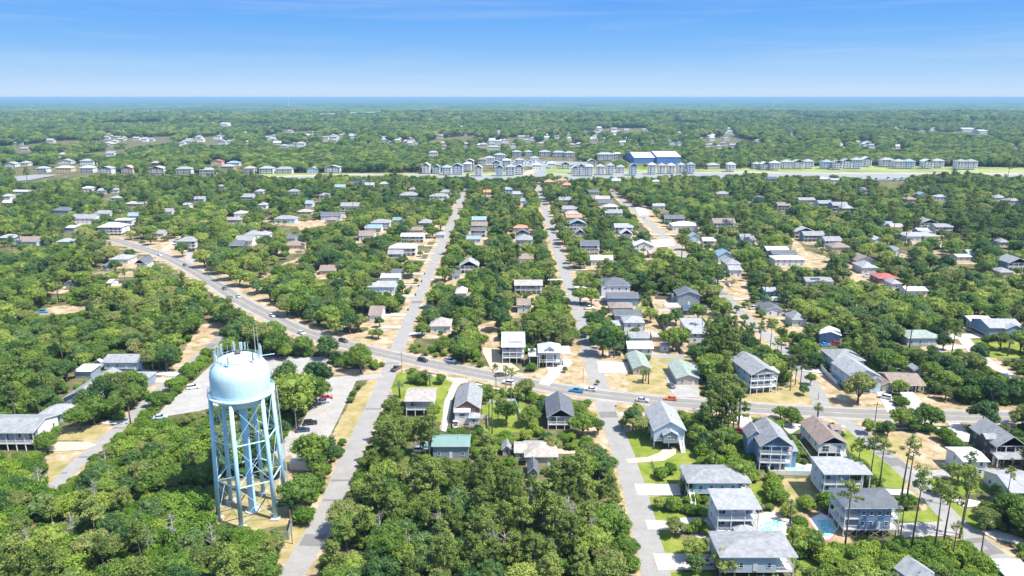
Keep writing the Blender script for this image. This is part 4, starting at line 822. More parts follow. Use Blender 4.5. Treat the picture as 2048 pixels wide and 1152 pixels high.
o = fm.build('far_houses', [wallm('white'), wallm('beige'), wallm('palegrey'), M_glass, roofm('grey'), roofm('pale'), roofm('beige'), roofm('white'), M_trim])
tag(o, 'many small pale houses scattered through the woods beyond the creek', 'houses'); o['kind'] = 'stuff'
# blue boat storage hall
def hall(x0, x1, ye, yb, label, wc, rc, h, d):
    o = house(x0, x1, ye, h=h, d=d, roof='gx', rh=6.0, rc=rc, wc=wc, vis=4, label=label, name='storage_hall', cat='warehouse', door=False)
    return o
PAL['royal'] = (.07, .24, .62)
hall(1268, 1318, 315.5, 0, 'blue walled storage hall with white roof, the nearer half beyond the creek', 'royal', 'white', 9, 95)
hall(1314, 1363, 314, 0, 'blue walled storage hall with white roof, the taller right half beyond the creek', 'royal', 'white', 11, 100)
for x0, x1, ye, lab in ((648, 690, 217, 'long white industrial hall just under the horizon left of centre'), (466, 482, 224, 'small white hall in the far woods on the left'), (440, 455, 247, 'pale building in the far woods above the left cluster of roofs'), (1926, 1950, 258, 'white building in the far woods near the right edge'), (1960, 1976, 262, 'cream building in the far woods at the right edge'), (1232, 1256, 213, 'long pale factory under the horizon right of centre'), (640, 668, 228, 'pale row of shops in the far woods'), (700, 760, 226, 'long low white depot in the far woods')):
    house(x0, x1, ye, h=9, d=40, roof='gx', rh=3, rc='white', wc='white', vis=3, label=lab, name='building', cat='building', door=False)
# labels for every house that has none yet: colour, roof and rank within its block
CN = dict(white='white', cream='cream', paleblue='pale blue', cyan='sea blue', blue='blue', navy='navy', greyblue='grey blue', grey='grey', beige='beige', tan='tan', brick='brick', darkbrown='dark brown', teal='teal', palegrey='pale grey', sage='sage green', peach='peach', slate='slate', royal='deep blue')
RN = dict(grey='grey', slate='dark slate', pale='light grey', white='white', beige='beige', brown='brown', green='green', sage='sage green', red='red', orange='orange', blue='blue grey', lime='pale green', navy='navy', peach='peach')
ZN = {'far bank': 'beyond the creek', 'near creek': 'on the near creek bank', 'left of road': 'left of the main road', 'left block': 'left of the left street', 'centre block': 'between the two streets', 'right block': 'right of the second street', 'far right': 'right of the third street'}
GN = {k: 'houses ' + v for k, v in ZN.items()}
from collections import defaultdict
rank = defaultdict(list)
for H_ in HOUSES:
    if not H_['label']:
        zn = zone_of(H_['px'], H_['py'])
        if zn == 'far bank' and H_['py'] < 300: zn = 'far woods'
        rank[(H_['wc'], H_['rc'], zn)].append(H_)
ZN['far woods'] = 'in the far woods beyond the creek'; GN['far woods'] = 'roofs scattered in the far woods'
for (wc, rc, zn), L in rank.items():
    horiz = zn in ('far bank', 'near creek', 'far woods')
    L.sort(key=lambda k: k['px'] if horiz else k['y'])
    for i, H_ in enumerate(L):
        st = {1: '', 2: 'two storey ', 3: 'tall '}.get(H_['st'], '')
        pos = '' if len(L) == 1 else (f', {ordn(i)} from the left' if horiz else f', {ordn(i)} nearest')
        H_['o']['label'] = f"{st}{CN[wc]} house with {RN[rc]} roof {ZN[zn]}{pos}"
        H_['o']['group'] = GN[zn]

# ------------------------------------------------------------------ the water tower
TB = G(506, 1021); TB.z = 0
M_tb = mat('pale_blue_tower_paint', (.58, .80, .89), .5, .08, .35, spec=.4)
M_tl2 = mat('blue_leg_paint', (.44, .70, .86), .5, .08, .35, spec=.4)
tw = thing('water_tower', 'tall pale blue water tower on six legs rising above the dense wood', 'water tower', TB)
RB, RT, HT = 8.7, 7.6, 34.0
ang = [math.radians(30 + 60 * k) for k in range(6)]
def lp(k, z_, dr=0):
    t_ = z_ / HT; r = RB + (RT - RB) * t_ + dr; return Vector((r * math.cos(ang[k]), r * math.sin(ang[k]), z_))
prof = [(0.01, 30.3), (2, 30.45), (4, 31.0), (5.8, 32.2), (6.9, 33.6), (7.3, 34.9), (7.35, 39.3), (7.2, 40.4), (6.8, 41.5), (6.0, 42.7), (4.8, 43.6), (3.2, 44.3), (1.6, 44.65), (.01, 44.75)]
MB().lathe(prof, 48).build('tank', M_tb, tw, smooth=True)
M_stain = mat('rust_streaks', (.30, .36, .36), .6, .2)
gl = MB(); gl.lathe([(7.25, 34.6), (8.25, 34.6), (8.25, 34.3), (7.2, 34.3)], 48)
ga = gl.build('gallery', M_tb, tw)
def ringrail(R, z0, hh, n_, seg=48, m=M_tb, parent=tw, name='railing', r=.05):
    mb = MB()
    for zz in (z0 + hh, z0 + hh * .5):
        mb.tube([(R * math.cos(2 * math.pi * i / seg), R * math.sin(2 * math.pi * i / seg), zz) for i in range(seg + 1)], r, 4, cap=False)
    for i in range(n_):
        a_ = 2 * math.pi * i / n_; mb.tube([(R * math.cos(a_), R * math.sin(a_), z0), (R * math.cos(a_), R * math.sin(a_), z0 + hh)], r, 4)
    return mb.build(name, m, parent)
ringrail(8.2, 34.6, 1.1, 36, parent=ga)
M_gs = mat('galvanised_steel', (.36, .44, .46), .5, .15)
ringrail(4.95, 43.0, 1.2, 20, m=M_gs)
ringrail(5.2, 43.1, .25, 10, m=M_gs, name='antenna_rail')
for k in range(6):
    l_ = MB(); P_ = [lp(k, .6), lp(k, 17), lp(k, HT)]; l_.tube(P_, [.56, .55, .52], 16); o = l_.build('leg', M_tl2, tw, smooth=True)
    f_ = MB(); b_ = lp(k, 0); f_.box(b_.x - 1.1, b_.x + 1.1, b_.y - 1.1, b_.y + 1.1, 0, .6); f_.build('foundation', M_conc, o)
    k2 = (k + 1) % 6
    for zz in (11.2, 22.6): MB().tube([lp(k, zz), lp(k2, zz)], .2, 8).build('strut', M_tl2, tw)
    for za, zb_ in ((1, 11), (11.4, 22.4), (22.8, 33.6)):
        MB().tube([lp(k, za), lp(k2, zb_)], .06, 5).build('brace_rod', M_tl2, tw); MB().tube([lp(k2, za), lp(k, zb_)], .06, 5).build('brace_rod', M_tl2, tw)
    for zz in (11.2, 22.6): MB().tube([(0, 0, zz - .2), lp(k, zz)], .05, 4).build('spoke_rod', M_tb, tw)
rs = MB().lathe([(1.3, 0.3), (1.0, 1.2), (.95, 8), (.95, 27), (1.3, 30.6)], 24).build('riser_pipe', M_tl2, tw, smooth=True)
MB().lathe([(0, .35), (2.0, .35), (2.0, 0)], 16).build('foundation', M_conc, rs)
ld = MB()
for s_ in (-.22, .22): ld.tube([lp(0, .8, .75) + Vector((-s_ * .26, s_, 0)), lp(0, HT, .75) + Vector((-s_ * .26, s_, 0))], .035, 4)
for i in range(56):
    q = lp(0, 1 + i * .6, .75); ld.tube([q + Vector((-.06, .22, 0)), q + Vector((.06, -.22, 0))], .02, 3)
ld.build('ladder', M_gs, tw)
cb = MB()
for i in range(5): cb.tube([lp(0, .8, .95) + Vector((.1, .4 + .12 * i, 0)), lp(0, HT, .9) + Vector((.1, .4 + .12 * i, 0))], .045, 4)
cb.build('cable_run', M_gs, tw)

# seams and the vent on the dome
vt = MB(); vt.lathe([(.7, 44.6), (.7, 45.1), (.9, 45.2), (.3, 45.6), (.01, 45.65)], 16); vt.build('roof_vent', mat('dark_vent', (.12, .10, .09), .6), tw)
rnd = random.Random(4)
for k in range(20):
    a_ = math.radians(rnd.uniform(-50, 230)) if k > 3 else math.radians(200 + 22 * k)
    x, y = 5.4 * math.cos(a_), 5.4 * math.sin(a_); am = MB()
    hh = rnd.uniform(1.7, 2.6)
    am.tube([(x, y, 42.9), (x, y, 43.9 + hh)], .06, 5); am.tube([(x * .94, y * .94, 43.4), (x * 1.05, y * 1.05, 43.4)], .05, 4)
    if k % 3 != 2:
        w_ = .22; am.box(x * 1.05 - w_, x * 1.05 + w_, y * 1.05 - .12, y * 1.05 + .12, 44.0, 44.0 + hh)
    am.build('antenna_panel', mat('pale_antenna', (.55, .66, .70), .5, .05) if k % 2 else M_gs, tw)
for dx_ in (3.3, 4.1): MB().tube([(dx_, 3.6, 43.2), (dx_, 3.6, 47.2), (dx_ , 3.6, 51.3)], [.13, .08, .05], 6).build('whip_antenna', M_gs, tw)
for dx_ in (-5.0, -3.8, -2.6, -1.6): MB().tube([(dx_, 3.2, 43), (dx_, 3.2, 46.2)], .05, 5).build('whip_antenna', M_gs, tw)
MB().tube([(5.3, .8, 43.9), (9.0, 1.2, 44.3)], .12, 6).build('antenna_arm', M_tb, tw)
sb = MB()
for i in range(24):
    a_ = 2 * math.pi * i / 24
    for (r0, z0), (r1, z1) in zip(prof[6:10], prof[7:11]): sb.tube([(r0 * math.cos(a_) * 1.002, r0 * math.sin(a_) * 1.002, z0), (r1 * math.cos(a_) * 1.002, r1 * math.sin(a_) * 1.002, z1)], .022, 3, cap=False)
sb.build('weld_seams', mat('seam_paint', (.33, .52, .58), .5, .1), tw)
n_t = M_tb.node_tree; bs = n_t.nodes['Principled BSDF']; src = bs.inputs['Base Color'].links[0].from_socket
tcn = N(n_t, 'ShaderNodeTexCoord'); mpp = N(n_t, 'ShaderNodeMapping'); mpp.inputs['Scale'].default_value = (1.3, 1.3, .05); n_t.links.new(tcn.outputs['Object'], mpp.inputs[0])
nst = N(n_t, 'ShaderNodeTexNoise'); nst.inputs['Scale'].default_value = 1.6; nst.inputs['Detail'].default_value = 6; n_t.links.new(mpp.outputs[0], nst.inputs[0])
rst = N(n_t, 'ShaderNodeValToRGB'); rst.color_ramp.elements[0].position = .56; rst.color_ramp.elements[0].color = (0, 0, 0, 1); rst.color_ramp.elements[1].position = .72; rst.color_ramp.elements[1].color = (.6, .6, .6, 1); n_t.links.new(nst.outputs[0], rst.inputs[0])
mst = N(n_t, 'ShaderNodeMix', data_type='RGBA'); n_t.links.new(rst.outputs[0], mst.inputs[0]); n_t.links.new(src, mst.inputs[6]); mst.inputs[7].default_value = (.36, .46, .46, 1); n_t.links.new(mst.outputs[2], bs.inputs['Base Color'])
# compound under the tower
def fence_run(pts, hgt, label, m, name='fence', solid=False, step=2.5, cat='fence', world=False):
    Pp = [Vector(p) if world else G(*p).xy for p in pts]; root = thing(name, label, cat, (Pp[0].x, Pp[0].y, 0))
    mb = MB(); o = Pp[0]
    for i in range(len(Pp) - 1):
        a_, b_ = Pp[i] - o, Pp[i + 1] - o; d_ = (b_ - a_); L = d_.length; d_.normalize(); nn = Vector((-d_.y, d_.x)) * (.04 if solid else .02)
        if solid:
            q = [a_ + nn, a_ - nn, b_ - nn, b_ + nn]; v0 = len(mb.v)
            mb.v += [(k.x, k.y, .08) for k in q] + [(k.x, k.y, hgt) for k in q]
            for f in ((0, 1, 5, 4), (1, 2, 6, 5), (2, 3, 7, 6), (3, 0, 4, 7), (4, 5, 6, 7)): mb.f.append(tuple(v0 + t_ for t_ in f)); mb.m.append(0)
        else:
            for zz in (.15, hgt * .5, hgt - .05): mb.tube([(a_.x, a_.y, zz), (b_.x, b_.y, zz)], .03, 4)
            n_ = int(L / .45)
            for j in range(n_):
                p0 = a_ + (b_ - a_) * (j / n_); p1 = a_ + (b_ - a_) * ((j + 1) / n_)
                mb.tube([(p0.x, p0.y, .15), (p1.x, p1.y, hgt)], .012, 3, cap=False); mb.tube([(p1.x, p1.y, .15), (p0.x, p0.y, hgt)], .012, 3, cap=False)
        for j in range(int(L / step) + 1):
            p0 = a_ + d_ * min(j * step, L); link('post', post_mesh(hgt + .12, .06, m), root, (p0.x, p0.y, 0))
    mb.build('panel', m, root); return root
M_fw = mat('white_vinyl', (.78, .79, .80), .4, .03); M_ff = mat('grey_fence_boards', (.27, .24, .21), .85, .2)
fence_run([(548, 1078), (578, 1080), (586, 1046), (592, 1030)], 2.4, 'grey panel and mesh fence round the foot of the water tower', mat('fence_fabric', (.34, .38, .36), .8), solid=True)
fence_run([(592, 1030), (622, 960), (634, 930)], 2.2, 'chain link fence from the tower compound to the white container', M_metal)
fence_run([(1302, 717), (1368, 717)], 1.9, 'white vinyl fence between the white cottage and the duplexes', M_fw, solid=True)
fence_run([(1640, 738), (1672, 770), (1680, 768)], 1.9, 'white vinyl fence round the corner yard of the pale blue house', M_fw, solid=True)
fence_run([(1642, 737), (1676, 735)], 1.9, 'short white vinyl fence along the drive behind the pale blue house', M_fw, solid=True)
fence_run([(1528, 920), (1538, 950), (1622, 952)], 1.6, 'white fence round the pool terrace of the blue three storey house', M_fw, solid=True)
fence_run([(1596, 890), (1624, 928)], 1.8, 'white board fence between the blue house and the brown roofed house', M_fw, solid=True)
fence_run([(1620, 1100), (1655, 1152)], 1.6, 'pale wire fence right of the lawn at the bottom edge', M_metal)
fence_run([(1298, 600), (1316, 640), (1335, 672), (1366, 712)], 2.0, 'long weathered board fence running back behind the cottages', M_ff, solid=True)
fence_run([(1316, 624), (1366, 622)], 1.9, 'white fence behind the round canopy yard', M_fw, solid=True)
fence_run([(955, 838), (975, 838), (976, 858)], 1.6, 'low white fence beside the brick house', M_fw, solid=True)
fence_run([(962, 808), (1030, 806), (1042, 840)], 1.7, 'pale fence round the back lawn right of the brick house', M_fw, solid=True)
fence_run([(835, 893), (858, 893)], 1.8, 'short dark board fence left of the green roofed house', M_ff, solid=True)
fence_run([(1303, 927), (1310, 945), (1350, 948)], 1.2, 'low black wire fence on the lawn left of the light blue house', mat('black_wire', (.05, .06, .05), .5))
fence_run([(1310, 598), (1345, 600)], 1.9, 'board fence left of the grey blue slate roofed house', M_ff, solid=True)
fence_run([(1205, 690), (1252, 700)], 1.6, 'low dark fence left of the white cottage', M_ff)

# container, sheds and yard things
def container(px, py, l, w, h, rot, m, label, cat='container', name='container'):
    g = G(px, py); r = thing(name, label, cat, (g.x, g.y, 0), math.radians(rot)); mb = MB(); mb.box(-l / 2, l / 2, -w / 2, w / 2, .15, h)
    for i in range(int(l / .4)):
        x = -l / 2 + .1 + i * .4; mb.box(x, x + .18, -w / 2 - .05, -w / 2, .3, h - .1)
    mb.build('body', m, r); t_ = MB(); t_.box(-l / 2 - .05, l / 2 + .05, -w / 2 - .08, w / 2 + .05, h, h + .08); t_.build('roof', M_trim, r)
    for s_ in (-1, 1):
        d_ = MB(); d_.box(l / 2, l / 2 + .06, min(0, s_ * w / 2) + .03, max(0, s_ * w / 2) - .03, .3, h - .1); d_.build('door', m, r)
    return r
container(603, 938, 6.1, 2.5, 2.7, -3, mat('white_container_paint', (.66, .65, .61), .6, .15), 'white corrugated storage container beside the tower compound')
def canopy(px, py, w, d, h, rh, col, label, rot=0):
    g = G(px, py); r = thing('canopy', label, 'canopy', (g.x, g.y, 0), math.radians(rot)); rb = MB(); roof_build(rb, None, w, d, h, 'hip', rh, .3); rb.build('roof', [roofm(col), M_trim], r)
    for sx in (-1, 1):
        for sy in (-1, 1): link('post', post_mesh(h, .09, M_trim), r, (sx * (w / 2 - .1), sy * (d / 2 - .1), 0))
canopy(1485, 1077, 5, 4, 3.0, .9, 'pale', 'pale pyramid roofed pool pavilion in front of the white porch house')
canopy(1342, 620, 7, 6, 2.8, .8, 'white', 'white canopy in the yard behind the long board fence')
canopy(1850, 470, 8, 7, 3, .8, 'blue', 'pale blue canopy in front of the far grey blue gabled house')
canopy(1876, 497, 9, 8, 1.4, 2.2, 'white', 'white dome tent among the trees on the right')

# ------------------------------------------------------------------ swimming pools
m_pw, n, b = newmat('pool_water'); b.inputs['Base Color'].default_value = (.20, .60, .62, 1); b.inputs['Roughness'].default_value = .08
t = N(n, 'ShaderNodeTexCoord'); q = N(n, 'ShaderNodeTexNoise'); q.inputs['Scale'].default_value = 1.2; n.links.new(t.outputs['Object'], q.inputs[0])
rr = N(n, 'ShaderNodeValToRGB'); rr.color_ramp.elements[0].position = .35; rr.color_ramp.elements[0].color = (.12, .50, .54, 1); rr.color_ramp.elements[1].position = .65; rr.color_ramp.elements[1].color = (.42, .74, .72, 1); n.links.new(q.outputs[0], rr.inputs[0]); n.links.new(rr.outputs[0], b.inputs['Base Color'])
def pool(deckp, waterp, label, dm, cop=None):
    c = G(*[sum(k[i] for k in waterp) / len(waterp) for i in (0, 1)]); r = thing('swimming_pool', label, 'pool', (c.x, c.y, 0))
    D = [G(*k).xy - c.xy for k in deckp]; W = [G(*k).xy - c.xy for k in waterp]
    mb = MB(); mb.poly([(p.x, p.y, .12) for p in D]); 
    for i in range(len(D)):
        a_, b_ = D[i], D[(i + 1) % len(D)]; mb.poly([(a_.x, a_.y, 0), (b_.x, b_.y, 0), (b_.x, b_.y, .12), (a_.x, a_.y, .12)])
    mb.build('deck', RM[dm], r)
    cp_ = MB(); cp_.poly([(p.x * 1.09, p.y * 1.09, .14) for p in W] if not cop else [(*(G(*k).xy - c.xy), .14) for k in cop]); cp_.build('coping', M_trim, r)
    wm = MB(); wm.poly([(p.x, p.y, .155) for p in W]); wm.build('water', m_pw, r); mark(deckp); return r
def ell(cx_, cy_, rx, ry, n_=20, wob=0.0): return [(cx_ + rx * math.cos(-2 * math.pi * i / n_) * (1 + wob * math.sin(4 * math.pi * i / n_)), cy_ + ry * math.sin(-2 * math.pi * i / n_)) for i in range(n_)]
pool([(1545, 948), (1550, 930), (1600, 926), (1626, 930), (1622, 949)], [(1574, 945), (1576, 935), (1608, 934), (1612, 945)], 'rectangular pool in the white terrace below the blue three storey house', 'deck')
pool([(1612, 1038), (1640, 1024), (1665, 1036), (1678, 1060), (1662, 1082), (1645, 1083)], [(1648, 1074), (1634, 1042), (1656, 1040), (1671, 1060), (1658, 1074)], 'angular turquoise pool edged in red brick left of the dark blue house', 'redbrick', [(1646, 1079), (1618, 1039), (1642, 1027), (1664, 1038), (1675, 1060), (1658, 1079)])
pool([(1508, 1075), (1510, 1030), (1545, 1022), (1580, 1040), (1600, 1068), (1590, 1076)], ell(1541, 1055, 24, 14, wob=.12), 'free form turquoise pool behind the white porch house', 'deck')

# clipped hedge beside the car park
hp_ = smoothpl([G(x, y).xy for x, y in ((300, 838), (330, 806), (370, 768), (410, 735), (440, 706))]); HEDGE = hp_

# trodden sandy yards round the houses, then the ground's painted attributes
rnd = random.Random(21)
for H_ in HOUSES:
    if H_['y'] < 330 or H_['y'] > 1010: continue
    r_ = H_['r'] + rnd.uniform(2, 7); i0, i1 = np.searchsorted(gx, [H_['x'] - r_, H_['x'] + r_]); j0, j1 = np.searchsorted(gy, [H_['y'] - r_ - 6, H_['y'] + r_])
    SAND_A[j0:j1, i0:i1] = np.maximum(SAND_A[j0:j1, i0:i1], rnd.uniform(.6, 1))
    if rnd.random() < .35:
        a_ = H_['w'] * rnd.uniform(.3, .6); sx = rnd.choice((-1, 1)); yb = H_['y'] - H_['d'] / 2 - 1; dd = rnd.uniform(10, 22) * (H_['y'] / 500)
        mark([PR(H_['x'] + sx * (a_ + u), v, 0)[:2] for u, v in ((-4, yb - dd), (4, yb - dd), (4, yb), (-4, yb))])
for nm, arr in (('lawn', LAWN_A), ('sand', SAND_A), ('dry', DRY_A)):
    at = GROUND.attributes.new(nm, 'FLOAT', 'POINT'); at.data.foreach_set('value', blur(arr).ravel())
# ------------------------------------------------------------------ vehicles
CARC = dict(white=(.78, .79, .80), black=(.02, .022, .028), orange=(.75, .16, .03), blue=(.05, .30, .62), grey=(.22, .23, .25), silver=(.52, .54, .56), red=(.42, .03, .04), navy=(.03, .05, .12), teal=(.40, .60, .60), charcoal=(.07, .075, .085))
M_tyre = mat('tyre_rubber', (.02, .02, .02), .8); M_rim = mat('wheel_rim', (.5, .5, .52), .35, .05, metal=.6)
M_cg = mat('car_glass', (.02, .028, .035), .08, .1, spec=.8); M_hl = mat('headlight_glass', (.7, .72, .74), .15); M_tl = mat('tail_light_glass', (.5, .03, .03), .3)
def carpaint(c):
    k = 'paint_' + c
    if k in MC: return MC[k]
    m, n, b = newmat(k); b.inputs['Base Color'].default_value = (*CARC[c], 1); b.inputs['Roughness'].default_value = .3; b.inputs['Coat Weight'].default_value = .5; MC[k] = m; return m
PROF = {  # (body side outline, glass-house outline), length 1.0 scaled
 'sedan': (4.7, 1.82, [(-2.35, .35), (-2.3, .75), (-2.15, .92), (-1.5, .98), (1.0, .98), (1.55, .93), (2.2, .78), (2.35, .5), (2.3, .28), (-2.25, .28)], [(-1.75, .96), (-1.15, 1.42), (.15, 1.44), (1.05, .96)]),
 'suv': (4.7, 1.9, [(-2.35, .4), (-2.32, .95), (-2.25, 1.08), (1.1, 1.08), (1.3, 1.05), (2.2, .92), (2.35, .6), (2.3, .32), (-2.3, .32)], [(-2.25, 1.06), (-2.0, 1.66), (.3, 1.7), (1.15, 1.06)]),
 'pickup': (5.6, 1.98, [(-2.8, .5), (-2.8, 1.1), (-.75, 1.12), (1.3, 1.15), (1.5, 1.12), (2.65, 1.0), (2.8, .6), (2.75, .4), (-2.75, .4)], [(-.8, 1.1), (-.65, 1.78), (.6, 1.82), (1.4, 1.12)]),
 'van': (5.4, 2.0, [(-2.7, .4), (-2.7, 2.0), (-2.6, 2.15), (1.2, 2.15), (1.6, 1.95), (2.2, 1.2), (2.65, 1.0), (2.7, .45), (2.6, .32), (-2.65, .32)], [(1.0, 1.3), (1.0, 1.9), (1.62, 1.9), (2.1, 1.25)])}
def extr(mb, prof, w0, w1, zt, mi=0):
    """extrude a side outline; width tapers from w0 at the sill to w1 at height zt"""
    zs = [p[1] for p in prof]; z0 = min(zs)
    def hw(zz): t_ = (zz - z0) / max(.01, zt - z0); return (w0 + (w1 - w0) * min(1, max(0, t_))) / 2
    b = len(mb.v); n_ = len(prof)
    mb.v += [(x, -hw(zz), zz) for x, zz in prof] + [(x, hw(zz), zz) for x, zz in prof]
    mb.f.append(tuple(b + i for i in range(n_))); mb.m.append(mi); mb.f.append(tuple(b + n_ + i for i in reversed(range(n_)))); mb.m.append(mi)
    for i in range(n_):
        j = (i + 1) % n_; mb.f.append((b + i, b + n_ + i, b + n_ + j, b + j)); mb.m.append(mi)
def carmeshes(kind, col):
    k = ('car', kind, col)
    if k in MC: return MC[k]
    L, Wd, body, glass = PROF[kind]
    mb = MB(); extr(mb, body[::-1], Wd, Wd * .94, 1.1); bm_ = mb.mesh('body', carpaint(col))
    g = MB(); extr(g, glass, Wd * .92, Wd * .74, max(p[1] for p in glass)) if kind != 'van' else g.box(1.0, 1.95, -Wd / 2 - .01, Wd / 2 + .01, 1.3, 1.85)
    gm = g.mesh('window_glass', M_cg)
    r_ = MB(); zt = max(p[1] for p in glass); xs_ = [p[0] for p in glass if p[1] > zt - .1]
    if kind != 'van': r_.box(min(xs_) - .05, max(xs_) + .05, -Wd * .37, Wd * .37, zt - .02, zt + .04)
    if kind == 'pickup':
        for sy in (-1, 1): r_.box(-2.75, -.85, sy * Wd * .44 - .06, sy * Wd * .44 + .06, 1.1, 1.16)
    rm_ = r_.mesh('roof_panel', carpaint(col)) if r_.v else None
    bed = None
    if kind == 'pickup': bed = MB().box(-2.68, -.9, -Wd * .4, Wd * .4, 1.12, 1.135).mesh('cargo_bed', mat('bed_liner', (.05, .05, .055), .8))
    hm = MB().box(-.03, .05, -.2, .2, -.08, .1).mesh('headlight', M_hl); tm = MB().box(-.05, .03, -.18, .18, -.1, .12).mesh('tail_light', M_tl)
    wb_ = MB(); wb_.tube([(0, -.11, 0), (0, .11, 0)], .33, 14); wm_ = wb_.mesh('tyre', M_tyre); rb_ = MB(); rb_.tube([(0, -.12, 0), (0, .12, 0)], .19, 10); rim = rb_.mesh('rim', M_rim)
    MC[k] = (bm_, gm, rm_, bed, hm, tm, wm_, rim); return MC[k]
CARS = []
def car(px, py, head, kind, col, label, group='vehicles on the streets and drives', zz=.06):
    g = G(px, py); a_ = math.radians(head); r = thing({'sedan': 'car', 'suv': 'suv', 'pickup': 'pickup_truck', 'van': 'van'}[kind], label, {'sedan': 'car', 'suv': 'suv', 'pickup': 'pickup truck', 'van': 'van'}[kind], (g.x, g.y, zz), a_, group)
    bm_, gm, rm_, bed, hm, tm, wm_, rim = carmeshes(kind, col); L, Wd = PROF[kind][:2]
    link('body', bm_, r); link('window_glass', gm, r)
    if rm_: link('roof_panel', rm_, r)
    if bed: link('cargo_bed', bed, r)
    for sy in (-1, 1):
        link('headlight', hm, r, (L / 2 - .06, sy * Wd * .34, .68)); link('tail_light', tm, r, (-L / 2 + .03, sy * Wd * .36, .78))
        for sx in (-1, 1):
            w_ = link('wheel', wm_, r, (sx * L * .3, sy * (Wd / 2 - .1), .33)); link('rim', rim, w_)
    mark([PR(g.x - 3.5, g.y - 3, 0)[:2], PR(g.x + 3.5, g.y - 3, 0)[:2], PR(g.x + 3.5, g.y + 3, 1.5)[:2], PR(g.x - 3.5, g.y + 3, 1.5)[:2]])
    return r
def hd(px, py, flip=False):
    """heading along the main road there"""
    g = G(px, py).xy; i = min(range(len(MP)), key=lambda k: (MP[k] - g).length); d = MP[min(i + 1, len(MP) - 1)] - MP[max(0, i - 1)]
    return math.degrees(math.atan2(d.y, d.x)) + (180 if flip else 0)
for x, y, h_, kd, cl, lb in [
    (1153, 784, hd(1153, 784, 1), 'pickup', 'blue', 'bright blue pickup on the main road left of the white car at the junction'),
    (1181, 781, hd(1181, 781, 1), 'sedan', 'white', 'white car on the main road just right of the blue pickup'),
    (1341, 800, hd(1341, 800, 1), 'sedan', 'orange', 'orange car on the main road below the duplexes'), (1342, 774, 100, 'sedan', 'charcoal', 'black car parked on the drive left of the right hand duplex'),
    (846, 723, hd(846, 723), 'suv', 'black', 'black suv driving on the main road right of the left junction'), (901, 724, hd(901, 724), 'suv', 'white', 'white suv parked on the verge below the forest'),
    (792, 740, 68, 'pickup', 'charcoal', 'dark grey pickup waiting where the left street meets the main road'), (687, 684, hd(687, 684), 'suv', 'charcoal', 'dark suv on the main road between the two roadside oaks'),
    (603, 668, hd(603, 668), 'sedan', 'white', 'white car on the curving main road left of the oaks'), (545, 633, hd(545, 633), 'sedan', 'white', 'white car on the main road at the left side turning'),
    (477, 595, hd(477, 595), 'sedan', 'teal', 'pale blue car following the dark one on the curving road'), (449, 579, hd(449, 579), 'sedan', 'charcoal', 'dark car on the curving main road ahead of the pale blue one'),
    (370, 532, hd(370, 532), 'sedan', 'charcoal', 'dark car far up the main road near the side turning'), (320, 511, hd(320, 511), 'sedan', 'white', 'white car farthest up the main road on the left'),
    (1016, 768, hd(1016, 768, 1), 'suv', 'white', 'white suv on the main road behind the roadside pine'), (1001, 752, 10, 'sedan', 'charcoal', 'dark car in front of the flat white roofed raised house'),
    (1285, 803, hd(1285, 803), 'sedan', 'silver', 'silver car half hidden behind the small roadside tree'),
    (653, 798, 12, 'sedan', 'red', 'dark red car parked under the oak in the car park'), (648, 805, 14, 'sedan', 'white', 'white car parked beside the dark red car in the car park'),
    (621, 849, 14, 'suv', 'black', 'black suv parked alone in the middle of the car park'), (606, 863, 14, 'sedan', 'navy', 'navy car parked left of the black suv'), (387, 777, 20, 'suv', 'white', 'white suv in the car park behind the hedge'), (321, 837, 15, 'sedan', 'teal', 'pale green car at the lower end of the hedge'),
    (1481, 864, 115, 'sedan', 'red', 'red car on the drive left of the blue three storey house'), (1769, 797, 140, 'suv', 'white', 'white suv parked on the drive of the pale blue fenced house'), (1115, 726, 80, 'suv', 'white', 'white suv parked under the house with blue dormer'),
    (1231, 710, 5, 'suv', 'charcoal', 'dark suv parked behind the small palms'), (1405, 619, 0, 'van', 'orange', 'orange van beside the navy cottage'), (85, 626, 10, 'pickup', 'blue', 'blue pickup parked in the clearing in the left wood'), (1668, 690, 170, 'suv', 'red', 'red car parked in front of the deep blue cottage'),
    (1408, 1127, 5, 'suv', 'white', 'white suv parked on the drive of the bottom pale blue house'), (842, 903, 5, 'suv', 'white', 'white car parked left of the green roofed house'), (911, 852, 95, 'pickup', 'white', 'white pickup in the drive of the brick house'),
    (1179, 618, 20, 'pickup', 'white', 'white pickup parked right of the second street'), (1203, 602, 0, 'van', 'white', 'white van in the drive of the blue house with slate roof'), (597, 526, 10, 'sedan', 'red', 'red car parked in the sandy yard below the oaks'), (490, 552, 60, 'pickup', 'red', 'red pickup parked in the sand right of the curving road'),
    (475, 552, 30, 'sedan', 'white', 'white car parked beside the red pickup in the sand'), (1735, 554, 10, 'pickup', 'white', 'white pickup on the drive left of the red roofed house'), (1440, 563, 0, 'pickup', 'white', 'white pickup parked across the third street'), (1457, 571, 100, 'sedan', 'silver', 'silver car in the yard right of the third street'),
    (1552, 602, 0, 'van', 'white', 'white van in the yard on the right below the teal house'), (1507, 618, 20, 'pickup', 'silver', 'silver pickup parked at the bend of the third street'), (1527, 616, 10, 'sedan', 'white', 'white car parked right of the silver pickup'),
    (1650, 692, 10, 'sedan', 'blue', 'blue car left of the red car by the deep blue cottage'), (1290, 437, 90, 'sedan', 'white', 'white car on the third street between the far houses'), (383, 503, 0, 'suv', 'navy', 'dark suv under the white raised house on the left'),
    (1280, 470, 5, 'pickup', 'white', 'white pickup beside the white gabled house in the distance'), (285, 486, 20, 'sedan', 'charcoal', 'dark car in the far clearing on the left')]:
    car(x, y, h_, kd, cl, lb)
